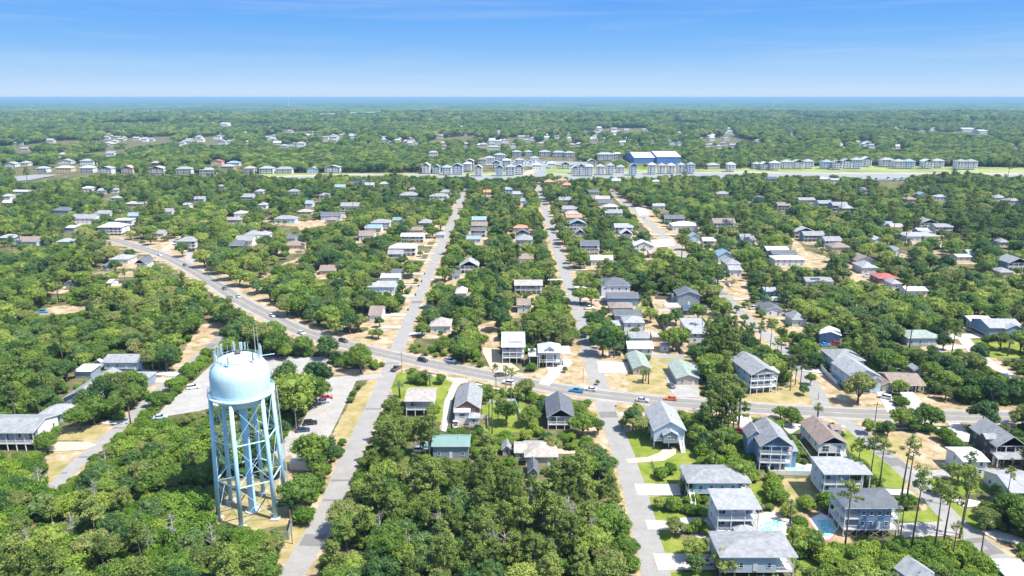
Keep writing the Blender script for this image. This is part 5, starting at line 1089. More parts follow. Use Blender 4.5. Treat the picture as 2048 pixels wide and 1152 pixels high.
# ------------------------------------------------------------------ poles, lamps, signs
def pole(px, py, h, label, m=None, arm=0, kind='utility_pole', cat='utility pole'):
    g = G(px, py); r = thing(kind, label, cat, (g.x, g.y, 0)); MB().tube([(0, 0, 0), (0, 0, h)], [.16, .1], 8).build('shaft', m or M_wood, r)
    if arm: MB().box(-1.1, 1.1, -.06, .06, h - .9, h - .75).build('crossarm', m or M_wood, r)
    if kind == 'street_lamp':
        MB().tube([(0, 0, h), (.5, 0, h + .25), (1.3, 0, h + .3)], .05, 5).build('arm', M_metal, r); MB().box(1.0, 1.6, -.14, .14, h + .2, h + .34).build('lamp_head', M_metal, r)
pole(723, 741, 10, 'bare wooden utility pole in front of the big roadside oak'); pole(804, 746, 9, 'wooden utility pole at the left street corner', arm=1); pole(585, 1088, 9.5, 'wooden utility pole beside the tower compound fence', arm=0)
pole(1748, 857, 9.5, 'dark utility pole beside the lower right street corner', M_dark, arm=1); pole(588, 709, 9, 'slim utility pole behind the car park near the curving road'); pole(802, 867, 12, 'tall wooden pole among the trees left of the brownish roofed house')
pole(593, 860, 7, 'street lamp at the left edge of the car park', M_metal, kind='street_lamp', cat='street lamp'); pole(1166, 765, 6, 'thin signpost on the verge left of the second street', M_metal, kind='signpost', cat='signpost')
pole(1636, 800, 3, 'short wooden post on the corner verge of the third street', kind='marker_post', cat='post'); pole(1022, 822, 8, 'slim utility pole on the lawn right of the brick house')
def stopsign(px, py, rz, label):
    g = G(px, py); r = thing('stop_sign', label, 'stop sign', (g.x, g.y, 0), math.radians(rz)); MB().tube([(0, .05, 0), (0, .05, 2.9)], .05, 5).build('post', M_metal, r)
    mb = MB(); pts = [(.42 * math.cos(math.radians(22.5 + 45 * i)), -.0, 2.6 + .42 * math.sin(math.radians(22.5 + 45 * i))) for i in range(8)]; mb.poly(pts); mb.poly([(p[0], .03, p[2]) for p in pts][::-1])
    for i in range(8): j = (i + 1) % 8; mb.poly([pts[i], (pts[i][0], .03, pts[i][2]), (pts[j][0], .03, pts[j][2]), pts[j]])
    pn = mb.build('panel', mat('sign_red', (.55, .02, .03), .4), r)
    cu = bpy.data.curves.new('lettering', 'FONT'); cu.body = 'STOP'; cu.size = .3; cu.align_x = 'CENTER'; cu.align_y = 'CENTER'; cu.extrude = .002
    tmp = bpy.data.objects.new('t', cu); C.objects.link(tmp); dg = bpy.context.evaluated_depsgraph_get(); me_ = bpy.data.meshes.new_from_object(tmp.evaluated_get(dg)); me_.name = 'lettering'; bpy.data.objects.remove(tmp)
    me_.materials.clear(); me_.materials.append(M_trim); o = link('lettering', me_, pn, (0, -.012, 2.6)); o.rotation_euler = (math.pi / 2, 0, 0)
stopsign(1231, 826, 0, 'red stop sign where the lower street joins the main road'); stopsign(1737, 858, 0, 'red stop sign beside the dark pole at the lower right corner')

bm0 = MB(); bm0.box(-.3, .3, -.32, .32, .12, 1.0).tube([(-.32, .28, .14), (.32, .28, .14)], .13, 8); bin_b = bm0.mesh('body', mat('dark_bin', (.03, .05, .09), .5)); lm0 = MB(); lm0.box(-.33, .33, -.36, .36, 1.0, 1.08); bin_l = lm0.mesh('lid', MC['dark_bin'])
for i, (x, y, lb) in enumerate(((816, 621, 'bin by the left street opposite the brown roofed house'), (849, 549, 'farthest bin on the left verge of the left street'), (843, 564, 'second farthest bin on the left verge of the left street'), (837, 573, 'middle bin on the left verge of the left street'), (831, 591, 'bin nearest the sandy drive on the left street'), (1163, 609, 'left one of two bins beside the second street'), (1168, 609, 'right one of two bins beside the second street'))):
    g = G(x, y); r = thing('trash_bin', 'dark wheeled ' + lb, 'bin', (g.x, g.y, 0), 1.2, 'bins along the streets'); link('body', bin_b, r); link('lid', bin_l, r)
# ------------------------------------------------------------------ boats and docks in the marina
def boat(px, py, rz, s, label=None, col='white'):
    g = G(px, py); r = thing('motor_boat', label or '', 'boat', (g.x, g.y, .6), math.radians(rz), 'boats moored in the creek and marina'); r.scale = (s,) * 3
    k = ('boat', col)
    if k not in MC:
        mb = MB(); ring0 = [(-4, -1.2, .0), (2, -1.2, .0), (4.2, 0, .1), (2, 1.2, .0), (-4, 1.2, .0)]; ring1 = [(-4.2, -1.6, 1.1), (2, -1.6, 1.3), (5, 0, 1.6), (2, 1.6, 1.3), (-4.2, 1.6, 1.1)]
        for i in range(5): j = (i + 1) % 5; mb.poly([ring0[i], ring0[j], ring1[j], ring1[i]])
        mb.poly(ring1); c_ = MB(); extr(c_, [(-2, 1.2), (-1.6, 2.6), (.8, 2.6), (1.8, 1.3)][::-1], 2.4, 1.9, 2.6); t_ = MB(); t_.box(-2.6, .9, -1.1, 1.1, 2.9, 3.0).tube([(-2.3, -1, 1.2), (-2.3, -1, 2.9)], .05, 4).tube([(-2.3, 1, 1.2), (-2.3, 1, 2.9)], .05, 4)
        MC[k] = (mb.mesh('hull', carpaint(col)), c_.mesh('cabin', M_cg), t_.mesh('hardtop', carpaint('white')))
    for nm, me_ in zip(('hull', 'cabin', 'hardtop'), MC[k]): link(nm, me_, r)
    return r
rnd = random.Random(8); BO = []
for i in range(26):
    row = i % 3; BO.append((1000 + (i // 3) * 11 + rnd.uniform(-2, 2) + row * 4, 324.5 + row * 2.6 + rnd.uniform(-.3, .3)))
BO = sorted(BO)
for i, (x, y) in enumerate(BO): boat(x, y, rnd.choice((90, 95, 270)), rnd.uniform(1.0, 1.7), f'white motor boat in the marina basin, {ordn(i)} from the left')
for i, (x, y, c) in enumerate(((1752, 361, 'teal'), (1776, 359, 'white'), (1790, 362, 'white'), (1803, 360, 'white'), (640, 354, 'white'))): boat(x, y, 80, 1.2, f'{"green" if c == "teal" else "white"} boat at the creek docks, {ordn(i)} along', c)
def dock(pts, w, label):
    P = [G(*p).xy for p in pts]; r = thing('dock', label, 'dock', (P[0].x, P[0].y, 0)); mb, _ = strip([p - P[0] for p in P], w, 1.3); v = mb.v[:]; k = len(v); mb.v += [(a_, b_, 1.1) for a_, b_, c_ in v]
    for i in range(0, k - 2, 2): mb.f += [(i, i + 2, k + i + 2, k + i), (i + 1, k + i + 1, k + i + 3, i + 3)]; mb.m += [0, 0]
    mb.build('deck', M_wood, r)
    for p in resample(P, 6): link('piling', post_mesh(2.0, .15, M_wood), r, (p.x - P[0].x + w / 2, p.y - P[0].y, 0))
for i, pp in enumerate([[(1745, 368), (1760, 360), (1812, 358)], [(1700, 362), (1722, 356)], [(635, 358), (648, 353)], [(90, 356), (112, 352)], [(1560, 364), (1590, 357)], [(1650, 362), (1665, 355)]]):
    dock(pp, 3, f'wooden dock reaching into the creek, number {["six", "five", "two", "one", "three", "four"][i]} from the left')
# ------------------------------------------------------------------ trees
def foliage(name, stops, trans=.32):
    m, n, b = newmat(name); nt_ = n
    oi = N(n, 'ShaderNodeObjectInfo'); at_ = N(n, 'ShaderNodeAttribute', attribute_name='tone')
    t = N(n, 'ShaderNodeTexCoord')
    s_ = N(n, 'ShaderNodeMath', operation='MULTIPLY_ADD'); s_.inputs[1].default_value = .5; n.links.new(oi.outputs['Random'], s_.inputs[0])
    s2 = N(n, 'ShaderNodeMath', operation='MULTIPLY'); s2.inputs[1].default_value = .5; n.links.new(at_.outputs['Fac'], s2.inputs[0]); n.links.new(s2.outputs[0], s_.inputs[2])
    ln = N(n, 'ShaderNodeTexNoise'); ln.inputs['Scale'].default_value = .006; ln.inputs['Detail'].default_value = 4; n.links.new(oi.outputs['Location'], ln.inputs['Vector'])
    l2 = N(n, 'ShaderNodeMath', operation='MULTIPLY_ADD'); l2.inputs[1].default_value = 1.0; l2.inputs[2].default_value = -.5; n.links.new(ln.outputs[0], l2.inputs[0])
    l3 = N(n, 'ShaderNodeMath', operation='ADD'); n.links.new(s_.outputs[0], l3.inputs[0]); n.links.new(l2.outputs[0], l3.inputs[1]); s_ = l3
    r = N(n, 'ShaderNodeValToRGB'); n.links.new(s_.outputs[0], r.inputs[0]); el = r.color_ramp.elements
    el[0].position = stops[0][0]; el[0].color = (*stops[0][1], 1); el[1].position = stops[-1][0]; el[1].color = (*stops[-1][1], 1)
    for p, c in stops[1:-1]: e_ = el.new(p); e_.color = (*c, 1)
    n.links.new(r.outputs[0], b.inputs['Base Color']); b.inputs['Roughness'].default_value = .55; b.inputs['Specular IOR Level'].default_value = .25
    tr = N(n, 'ShaderNodeBsdfTranslucent'); n.links.new(r.outputs[0], tr.inputs[0]); mxs = N(n, 'ShaderNodeMixShader'); mxs.inputs[0].default_value = trans
    out = n.nodes['Material Output']; n.links.new(b.outputs[0], mxs.inputs[1]); n.links.new(tr.outputs[0], mxs.inputs[2]); n.links.new(mxs.outputs[0], out.inputs[0]); return m
M_oak = foliage('oak_leaves', [(.0, (.040, .092, .013)), (.25, (.094, .175, .025)), (.5, (.175, .268, .040)), (.75, (.29, .36, .065)), (1, (.43, .43, .12))])
M_pine = foliage('pine_needles', [(.0, (.06, .105, .02)), (.5, (.15, .215, .04)), (1, (.32, .36, .085))])
M_bush = foliage('bush_leaves', [(.0, (.045, .11, .013)), (.4, (.105, .205, .02)), (.75, (.22, .32, .036)), (1, (.42, .43, .06))])
M_cool = foliage('cool_oak_leaves', [(.0, (.026, .072, .020)), (.4, (.065, .140, .036)), (.75, (.15, .24, .065)), (1, (.27, .33, .12))])
M_olive = foliage('olive_oak_leaves', [(.0, (.060, .095, .022)), (.4, (.145, .195, .045)), (.75, (.27, .30, .085)), (1, (.42, .40, .16))])
M_palm = foliage('palm_fronds', [(0, (.07, .13, .03)), (1, (.20, .25, .08))])
M_bark = mat('tree_bark', (.17, .14, .11), .9, .35, 2); M_grey = mat('dead_wood', (.36, .33, .29), .9, .25, 2)
def leafmesh(name, centers, rads, per, size, m, seed, up=.4, core=None, coreR=.72):
    rg = np.random.default_rng(seed); n_ = len(centers) * per
    c = np.repeat(np.array(centers), per, 0); r = np.repeat(np.array(rads), per)
    d = rg.normal(size=(n_, 3)); d /= np.linalg.norm(d, axis=1)[:, None]
    p = c + d * (r * rg.uniform(.55, 1.08, n_))[:, None] * np.array([1, 1, .8])
    nn = d + rg.normal(size=(n_, 3)) * .4 + np.array([0, 0, up]); nn /= np.linalg.norm(nn, axis=1)[:, None]
    a_ = rg.normal(size=(n_, 3)); u = np.cross(nn, a_); u /= np.linalg.norm(u, axis=1)[:, None]; v = np.cross(nn, u)
    s_ = (size * rg.uniform(.6, 1.25, n_))[:, None]; u = u * s_; v = v * s_ * .62
    V = np.stack([p - u, p - v * .9, p + u, p + v], 1).reshape(-1, 3); nv = len(V)
    tone = np.repeat(np.clip(np.repeat(rg.uniform(0, 1, len(centers)), per) * .7 + rg.uniform(0, .3, n_), 0, 1), 4)
    Fq = np.arange(nv).reshape(-1, 4)
    if core is not None:  # inner bodies added so no light leaks through the crown; fixed low tone
        ic, ir = core; icv = []; icf = []
        for (cc, rr_) in zip(ic, ir):
            b0 = nv + len(icv); sg, rgk = 8, 5
            for i in range(rgk + 1):
                th = math.pi * i / rgk
                for k in range(sg):
                    ph = 2 * math.pi * k / sg; q_ = rr_ * coreR * (1 + .15 * math.sin(3 * ph + i))
                    icv.append((cc[0] + q_ * math.sin(th) * math.cos(ph), cc[1] + q_ * math.sin(th) * math.sin(ph), cc[2] + q_ * .8 * math.cos(th)))
            for i in range(rgk):
                for k in range(sg): k2 = (k + 1) % sg; icf.append((b0 + i * sg + k, b0 + i * sg + k2, b0 + (i + 1) * sg + k2, b0 + (i + 1) * sg + k)[::-1])
        V = np.vstack([V, np.array(icv)]); Fq = np.vstack([Fq, np.array(icf)]); tone = np.concatenate([tone, np.full(len(icv), .3)])
    me_ = bpy.data.meshes.new(name); me_.vertices.add(len(V)); me_.vertices.foreach_set('co', V.ravel().astype(np.float32))
    me_.loops.add(Fq.size); me_.polygons.add(len(Fq)); me_.loops.foreach_set('vertex_index', Fq.ravel().astype(np.int32)); me_.polygons.foreach_set('loop_start', np.arange(0, Fq.size, 4, dtype=np.int32))
    me_.update(calc_edges=True); a_ = me_.attributes.new('tone', 'FLOAT', 'POINT'); a_.data.foreach_set('value', tone.astype(np.float32)); me_.materials.append(m); return me_
def limbs(mb, rnd, base_z, tips, r0, seg=6):
    for tp in tips:
        tp = Vector(tp); b_ = Vector((tp.x * .06, tp.y * .06, base_z)); mid = b_.lerp(tp, .5) + Vector((rnd.uniform(-.3, .3), rnd.uniform(-.3, .3), .25))
        mb.tube([b_, mid, tp], [r0, r0 * .6, r0 * .22], 5)
def make_oak(seed, R=4.4, H=8.4, trunk=2.2, m=None, nl=10, mat_=None):
    rnd = random.Random(seed); L = []; 
    zc = (H + trunk) / 2 + .3; rz_ = (H - trunk) / 2
    for i in range(nl):
        a_ = 2 * math.pi * (i + rnd.random() * .6) / nl * 1.0; rr_ = R * rnd.uniform(.38, .72) if i % 3 else R * rnd.uniform(.1, .35)
        zz = zc + rz_ * (rnd.uniform(-.35, .25) if i % 3 else rnd.uniform(.15, .5)); L.append(((rr_ * math.cos(a_), rr_ * math.sin(a_), zz), R * rnd.uniform(.34, .5)))
    L.append(((0, 0, zc), R * .55)); cs, rs_ = [], []
    for (c, r) in L:
        for k in range(26):
            d = Vector((rnd.gauss(0, 1), rnd.gauss(0, 1), rnd.gauss(.35, 1))).normalized(); p = Vector(c) + Vector((d.x, d.y, d.z * .72)) * r * rnd.uniform(.82, 1.05)
            if any((p - Vector(c2)).length < r2 * .62 for c2, r2 in L if c2 != c): continue
            cs.append(tuple(p)); rs_.append(rnd.uniform(.45, .85))
    cm = leafmesh('crown', cs, rs_, 32, .21, mat_ or M_oak, seed, core=([l[0] for l in L], [l[1] for l in L]))
    tb = MB(); tb.tube([(0, 0, -.1), (.1, .05, trunk * .6), (0, 0, trunk + .6)], [.34, .26, .2], 7); limbs(tb, rnd, trunk * .8, [l[0] for l in L[:6]], .17)
    return cm, tb.mesh('trunk', M_bark, True)
def make_pine(seed, H=15, lo=.55, nb=13, R=2.9, dens=1.0):
    rnd = random.Random(seed); cs, rs_ = [], []; tb = MB(); lean = (rnd.uniform(-.5, .5), rnd.uniform(-.5, .5))
    ax = lambda z_: Vector((lean[0] * (z_ / H) ** 2, lean[1] * (z_ / H) ** 2, z_))
    tb.tube([ax(0), ax(H * .35), ax(H * .7), ax(H * .97)], [.26, .21, .14, .05], 7)
    for i in range(nb):
        t_ = lo + (1 - lo) * (i + .5) / nb; z_ = H * t_; a_ = i * 2.4 + rnd.uniform(-.5, .5); l_ = R * (1.15 - (t_ - lo) / (1 - lo) * .75) * rnd.uniform(.6, 1.1)
        b_ = ax(z_); tip = b_ + Vector((math.cos(a_) * l_, math.sin(a_) * l_, rnd.uniform(.2, 1.0))); tb.tube([b_, b_.lerp(tip, .6) + Vector((0, 0, .1)), tip], [.08, .05, .025], 4)
        for k in range(int(4 * dens) + 1):
            q_ = b_.lerp(tip, rnd.uniform(.5, 1.05)) + Vector((rnd.gauss(0, .45), rnd.gauss(0, .45), rnd.gauss(.15, .25))); cs.append(tuple(q_)); rs_.append(rnd.uniform(.5, .85))
    for k in range(5): q_ = ax(H * rnd.uniform(.93, 1.0)) + Vector((rnd.gauss(0, .5), rnd.gauss(0, .5), 0)); cs.append(tuple(q_)); rs_.append(.7)
    return leafmesh('crown', cs, rs_, 24, .25, M_pine, seed, up=.7), tb.mesh('trunk', M_bark, True)
def make_dead(seed, H=8):
    rnd = random.Random(seed); tb = MB(); tb.tube([(0, 0, 0), (.2, .1, H * .5), (0, .2, H)], [.2, .13, .03], 6); cr_ = MB()
    for i in range(16):
        z_ = H * rnd.uniform(.3, .92); a_ = rnd.uniform(0, 6.28); l_ = rnd.uniform(1, 2.8) * (1.2 - z_ / H); b_ = Vector((.1, .1, z_)); tip = b_ + Vector((math.cos(a_) * l_, math.sin(a_) * l_, l_ * .8)); cr_.tube([b_, tip], [.07, .02], 4)
        for k in range(5):
            q_ = b_.lerp(tip, rnd.uniform(.35, 1)); cr_.tube([q_, q_ + Vector((rnd.gauss(0, .6), rnd.gauss(0, .6), rnd.uniform(.1, .8)))], [.035, .012], 3)
    return cr_.mesh('branches', M_grey), tb.mesh('trunk', M_grey, True)
def make_palm(seed, H=4.5):
    rnd = random.Random(seed); tb = MB(); tb.tube([(0, 0, 0), (.1, 0, H * .5), (.15, .05, H)], [.24, .2, .22], 7); V = MB(); 
    me_c = []
    for i in range(34):
        a_ = rnd.uniform(0, 6.28); e_ = rnd.uniform(-.5, 1.3); l_ = rnd.uniform(1.2, 1.7); d = Vector((math.cos(a_) * math.cos(e_), math.sin(a_) * math.cos(e_), math.sin(e_))); b_ = Vector((.15, .05, H)); s_ = d.cross(Vector((0, 0, 1))).normalized()
        m_ = b_ + d * l_ * .55; t_ = b_ + d * l_ + Vector((0, 0, -.45))
        for k in range(-3, 4):
            f_ = m_ + s_ * k * .13; e2 = t_ + s_ * k * .32 - d * abs(k) * .1; V.poly([tuple(f_ - s_ * .06), tuple(f_ + s_ * .06), tuple(e2)])
        V.poly([tuple(b_ - s_ * .03), tuple(b_ + s_ * .03), tuple(m_ + s_ * .1), tuple(m_ - s_ * .1)])
    me_ = V.mesh('crown', M_palm); a2 = me_.attributes.new('tone', 'FLOAT', 'POINT'); a2.data.foreach_set('value', np.random.default_rng(seed).uniform(0, 1, len(V.v)).astype(np.float32)); return me_, tb.mesh('trunk', M_bark, True)
PROTO = {}
for i in range(7): PROTO[f'oak{i}'] = make_oak(100 + i, R=3.9 + .25 * (i % 4), H=7.4 + .4 * (i % 5), nl=9 + i % 4, mat_={1: M_cool, 4: M_cool, 5: M_olive}.get(i))
for i in range(4): PROTO[f'pine{i}'] = make_pine(200 + i, H=13 + i, dens=1.4)
for i in range(3): PROTO[f'wide{i}'] = make_pine(270 + i, H=13.5 + i, lo=.42, nb=20, R=4.2, dens=2.0)
for i in range(3): PROTO[f'tall{i}'] = make_pine(230 + i, H=15.5 + 1.2 * i, lo=.74, nb=9, R=2.7, dens=.75)
for i in range(2): PROTO[f'bare{i}'] = make_pine(250 + i, H=15, lo=.72, nb=7, R=2.0, dens=.0)
for i in range(3): PROTO[f'bush{i}'] = make_oak(300 + i, R=2.3, H=3.6, trunk=.3, nl=8, mat_=M_bush)
for i in range(3): PROTO[f'dead{i}'] = make_dead(400 + i, 7.5 + i)
for i in range(2): PROTO[f'palm{i}'] = make_palm(500 + i, 3.6 + i)
CRR = {k: (4.2 if k[:3] == 'oak' else 3.6 if k[:4] == 'wide' else 2.6 if k[:4] in ('pine', 'tall') else 2.2 if k[:4] == 'bush' else 1.6) for k in PROTO}
CRZ = {k: (5.3 if k[:3] == 'oak' else 11 if k[:4] in ('pine', 'tall', 'wide') else 1.9 if k[:4] == 'bush' else 4) for k in PROTO}
# explicit trees: kind, photograph point of the trunk foot, size
T = [('oak0',722,745,1.35),('oak1',655,716,1.25),('oak2',688,742,.5),('oak3',608,712,1.0),('oak4',470,702,1.5),('oak5',520,706,1.6),('oak6',556,716,1.3),('oak1',495,690,1.6),('oak2',545,690,1.4),('oak0',570,718,.9),
 ('oak3',590,846,1.9),('oak4',640,792,1.5),('oak5',562,842,1.6),('oak6',612,820,1.7),('oak2',630,812,1.3),('oak1',575,800,1.5),('bush0',828,766,1.0),('bush1',842,768,1.1),('palm1',853,770,1.2),('palm0',860,772,1.1),('bush2',882,768,.9),('oak6',868,838,.7),('oak2',1012,850,.9),('bush0',968,806,1.0),('oak5',1050,800,.9),('oak0',1060,850,.9),('oak0',625,940,1.35),('oak1',655,930,1.0),('oak2',600,1022,1.25),('oak3',645,962,.6),('oak4',580,1032,.7),('bush0',612,1045,1.2),
 ('palm0',800,796,1.6),('oak5',690,1068,1.05),('oak6',700,1092,1.0),('oak3',672,668,1.0),('oak4',700,668,1.25),('oak5',718,664,1.1),('oak0',690,646,1.2),('oak6',640,652,.9),('oak1',620,646,.9),('oak2',745,676,.5),('oak3',757,678,.55),('oak4',760,655,.6),
 ('oak5',575,630,1.0),('oak6',598,634,1.0),('oak0',560,610,.8),('oak1',515,588,.8),('oak2',528,584,.7),('oak3',500,574,.8),('oak4',540,602,.8),('oak5',585,560,1.0),('oak6',604,556,.9),('oak0',460,560,1.2),('oak1',435,548,1.1),('oak2',410,535,1.1),('oak3',480,572,.9),('oak4',365,514,.9),('oak5',302,490,.8),
 ('tall0',992,776,.62),('tall1',984,868,.9),('tall2',978,866,.85),('tall0',1036,858,.8),('tall2',1012,790,.6),('pine0',996,842,.6),('tall1',1022,800,.7),
 ('oak6',1165,872,1.05),('oak0',1158,838,.8),('oak1',1205,712,1.45),('oak2',1190,688,1.2),('oak3',1228,690,1.0),('oak4',1192,668,1.2),('oak5',1172,675,.7),('oak6',1345,702,1.35),('oak0',1362,690,1.1),('oak1',1270,680,.75),('oak2',1160,608,1.1),('oak3',1182,610,1.1),('palm0',1218,714,1.2),('palm1',1228,716,1.2),('palm0',1240,712,1.2),
 ('palm0',1285,766,1.25),('palm1',1297,768,1.2),('palm0',1291,762,1.0),('oak4',1266,862,.85),('oak5',1281,872,.9),('oak3',1274,836,.5),('oak6',1245,856,.4),('pine1',1270,856,.6),('palm0',1086,735,.9),
 ('pine0',1065,700,.9),('pine1',1080,698,.95),('tall0',1095,695,.85),('tall1',1113,690,.9),('pine2',1130,695,.85),('pine3',1050,690,.9),('pine1',1100,690,1.0),('oak2',1142,690,1.0),('pine2',1064,728,.5),
 ('wide0',1440,740,.95),('wide1',1458,735,1.0),('wide2',1420,730,.95),('wide0',1435,715,1.0),('wide0',1460,705,1.0),('tall0',1480,720,.9),('pine1',1410,712,.9),('tall1',1430,700,.95),('pine2',1470,752,.9),('pine3',1452,770,.9),('tall1',1404,672,.8),
 ('tall2',1440,868,.95),('wide0',1455,875,.9),('tall0',1448,855,1.0),('wide1',1430,860,.9),('tall1',1466,862,1.0),('wide2',1475,870,.85),('pine3',1420,872,.85),('tall2',1461,845,.95),('tall0',1478,850,.9),('pine0',1405,880,.8),('wide1',1438,838,.9),('tall1',1452,832,1.0),('oak0',1395,892,.9),('oak1',1420,905,.9),('oak2',1447,905,.9),('oak3',1384,872,.6),
 ('tall0',1560,722,.85),('tall1',1552,735,.8),('pine2',1600,775,.75),('pine3',1580,782,.8),('tall2',1590,770,.8),('oak1',1606,790,.5),('pine0',1520,690,.8),('pine1',1500,700,.8),('tall0',1540,700,.8),
 ('oak5',1716,806,1.3),('oak6',1798,792,.75),('palm1',1871,790,1.1),('oak0',1800,856,.95),('oak1',1822,856,.9),('oak2',1848,852,.85),('oak3',1862,858,.85),('oak4',1963,862,1.15),('bush1',1888,882,1.0),('oak5',2046,862,1.1),('palm0',1634,846,1.4),('oak6',1560,838,.6),('oak0',1582,852,.8),
 ('tall0',1737,980,1.0),('tall1',1758,980,1.0),('bare0',1801,1007,1.15),('bare1',1811,1014,1.12),('tall2',1822,1100,1.0),('tall1',1867,1110,1.0),('tall0',1887,1085,1.0),('tall2',1919,1077,1.0),('tall1',1922,1070,.9),('bare0',1958,1132,.85),('tall0',1711,975,.85),('tall2',1797,1100,.8),('bare1',1902,1132,.8),('tall1',1690,1092,.98),
 ('bush0',1608,1018,1.0),('bush1',1652,1016,1.1),('bush2',1608,1056,.5),('bush1',1345,1018,1.0),('oak3',1320,1018,.42),('oak4',1338,1022,.4),('bush2',1356,1018,.5),('bush0',1372,1026,.6),('bush1',1386,1028,.6),('bush2',1400,1030,.65),('bush0',1375,1006,.5),('bush1',1390,1004,.6),('bush2',1410,1006,.5),('palm0',1362,986,.9),
 ('oak5',1350,1072,.65),('bush0',1375,1066,.5),('bush1',1396,1064,.8),('bush2',1410,1070,.6),('oak6',1388,1118,.75),('oak0',1450,1152,.85),('oak1',1390,1150,.6),('bush0',1321,956,.9),('bush2',1340,948,.9),('bush0',1545,990,1.0),('bush1',1555,1005,1.1),('bush2',1548,975,.9),('palm1',1580,1046,1.1),('bush0',1575,1032,.8),('oak2',1600,1108,.9),('oak3',1620,1112,.7),
 ('oak3',1757,972,.35),('oak4',1990,1000,.5),('tall0',2012,1006,.6),('oak5',1968,1060,.7),('oak6',2025,1050,1.0),('oak0',2045,1075,1.1),('oak1',2010,1030,.8),('oak2',1915,965,.7),('tall1',1895,1010,.8),('oak3',1880,990,.5),('tall2',1930,1000,.7),
 ('oak4',330,735,1.2),('oak5',306,742,1.1),('bush2',414,718,1.2),('bush0',395,742,1.2),('bush1',378,752,1.25),('bush2',350,782,1.35),('bush0',315,815,1.4),('bush1',290,838,.8),('bush2',404,730,1.0),('oak6',296,742,.5),('oak0',95,905,.9),('oak1',285,700,.9),('oak2',160,860,1.1),('oak3',190,850,1.0),('oak4',205,815,1.1),('oak5',240,795,1.2),('oak6',270,790,1.1),('oak0',220,790,1.0),('oak1',175,820,1.0),
 ('bush0',60,860,1.0),('oak1',1885,700,.9),('oak3',1790,805,.3),('oak4',1600,700,.8),('dead0',150,1090,1.1),('dead1',60,1120,1.0),('dead2',430,1130,1.0),('dead1',760,1090,1.0),('dead0',900,1070,1.3),('dead2',1060,1060,1.2),('dead1',1180,1110,1.2),('dead0',980,1130,1.3),('dead0',85,1000,1.3),('dead1',215,960,1.2),('dead2',350,1110,1.1),('dead0',300,1120,1.0),('dead1',880,1110,1.2),('dead2',1135,1075,1.3),('dead0',1140,1080,1.2),('dead1',950,1110,1.0),('dead2',1000,1090,1.1),('dead0',820,1140,1.0),('dead1',195,1030,1.0),('dead2',1010,1140,1.1),('dead0',1100,1140,.9),
 ('oak5',2000,700,1.0),('bush2',1975,690,1.2),('bush1',1965,700,.9),('palm1',2015,712,1.4),('oak2',2040,705,1.2),('oak4',1955,735,1.0),('oak5',1940,755,1.2)]
rnd = random.Random(3)
TREES = []  # kind, x, y, scale, rot, explicit
T += [('oak%d' % (i % 7), x, y, s2) for i, (x, y, s2) in enumerate([(548, 586, 1.0), (570, 592, 1.1), (590, 612, 1.2), (612, 628, 1.1), (632, 636, 1.2), (655, 628, 1.2), (676, 640, 1.2), (560, 566, 1.1), (612, 560, 1.0), (500, 548, 1.2), (470, 545, 1.2), (445, 540, 1.3), (420, 522, 1.2), (520, 556, 1.0), (1330, 655, .9), (1352, 650, 1.0), (1300, 645, .9), (1395, 642, 1.0), (1250, 700, .7), (1130, 700, 1.0), (960, 700, 1.0), (1195, 770, .25), (1130, 745, .3), (1620, 770, .5), (1735, 868, .5), (1775, 873, .6), (1890, 800, .7), (1930, 806, .9), (1990, 800, 1.1), (2030, 806, 1.1), (1950, 792, 1.2), (1180, 850, .5), (1196, 870, .6), (560, 955, .6), (615, 985, .6), (634, 950, .8)])]
for k, x, y, s_ in T:
    if x < 620 and y < 640: s_ *= 1.35
    g = G(x, y); TREES.append([k, g.x, g.y, s_ * 1.0, rnd.uniform(0, 6.28), True])
SCRUB = [[(1620, 1088), (1990, 1068), (2000, 1200), (1600, 1200)], [(0, 880), (110, 905), (80, 990), (-60, 990)], [(1430, 880), (1520, 880), (1540, 990), (1400, 925)]]
LOWW = [[(-50, 900), (430, 860), (640, 1200), (-50, 1200)]]
SC = [np.array(q, float) for q in SCRUB]; LW = [np.array(q, float) for q in LOWW]
def inany(L, x, y): return any(inpoly(np.array([x]), np.array([y]), P)[0] for P in L)
hx = np.array([q['x'] for q in HOUSES]); hy = np.array([q['y'] for q in HOUSES]); hr = np.array([q['r'] for q in HOUSES])
rp = np.concatenate([np.c_[P, np.full(len(P), hw)] for P, hw in roadW])
def blocked(k, x, y, s_, tol=.12):
    if y > 850 and any(inpoly(np.array([x]), np.array([y]), P)[0] for P in NOBASE): return True
    return blocked2(k, x, y, s_, tol)
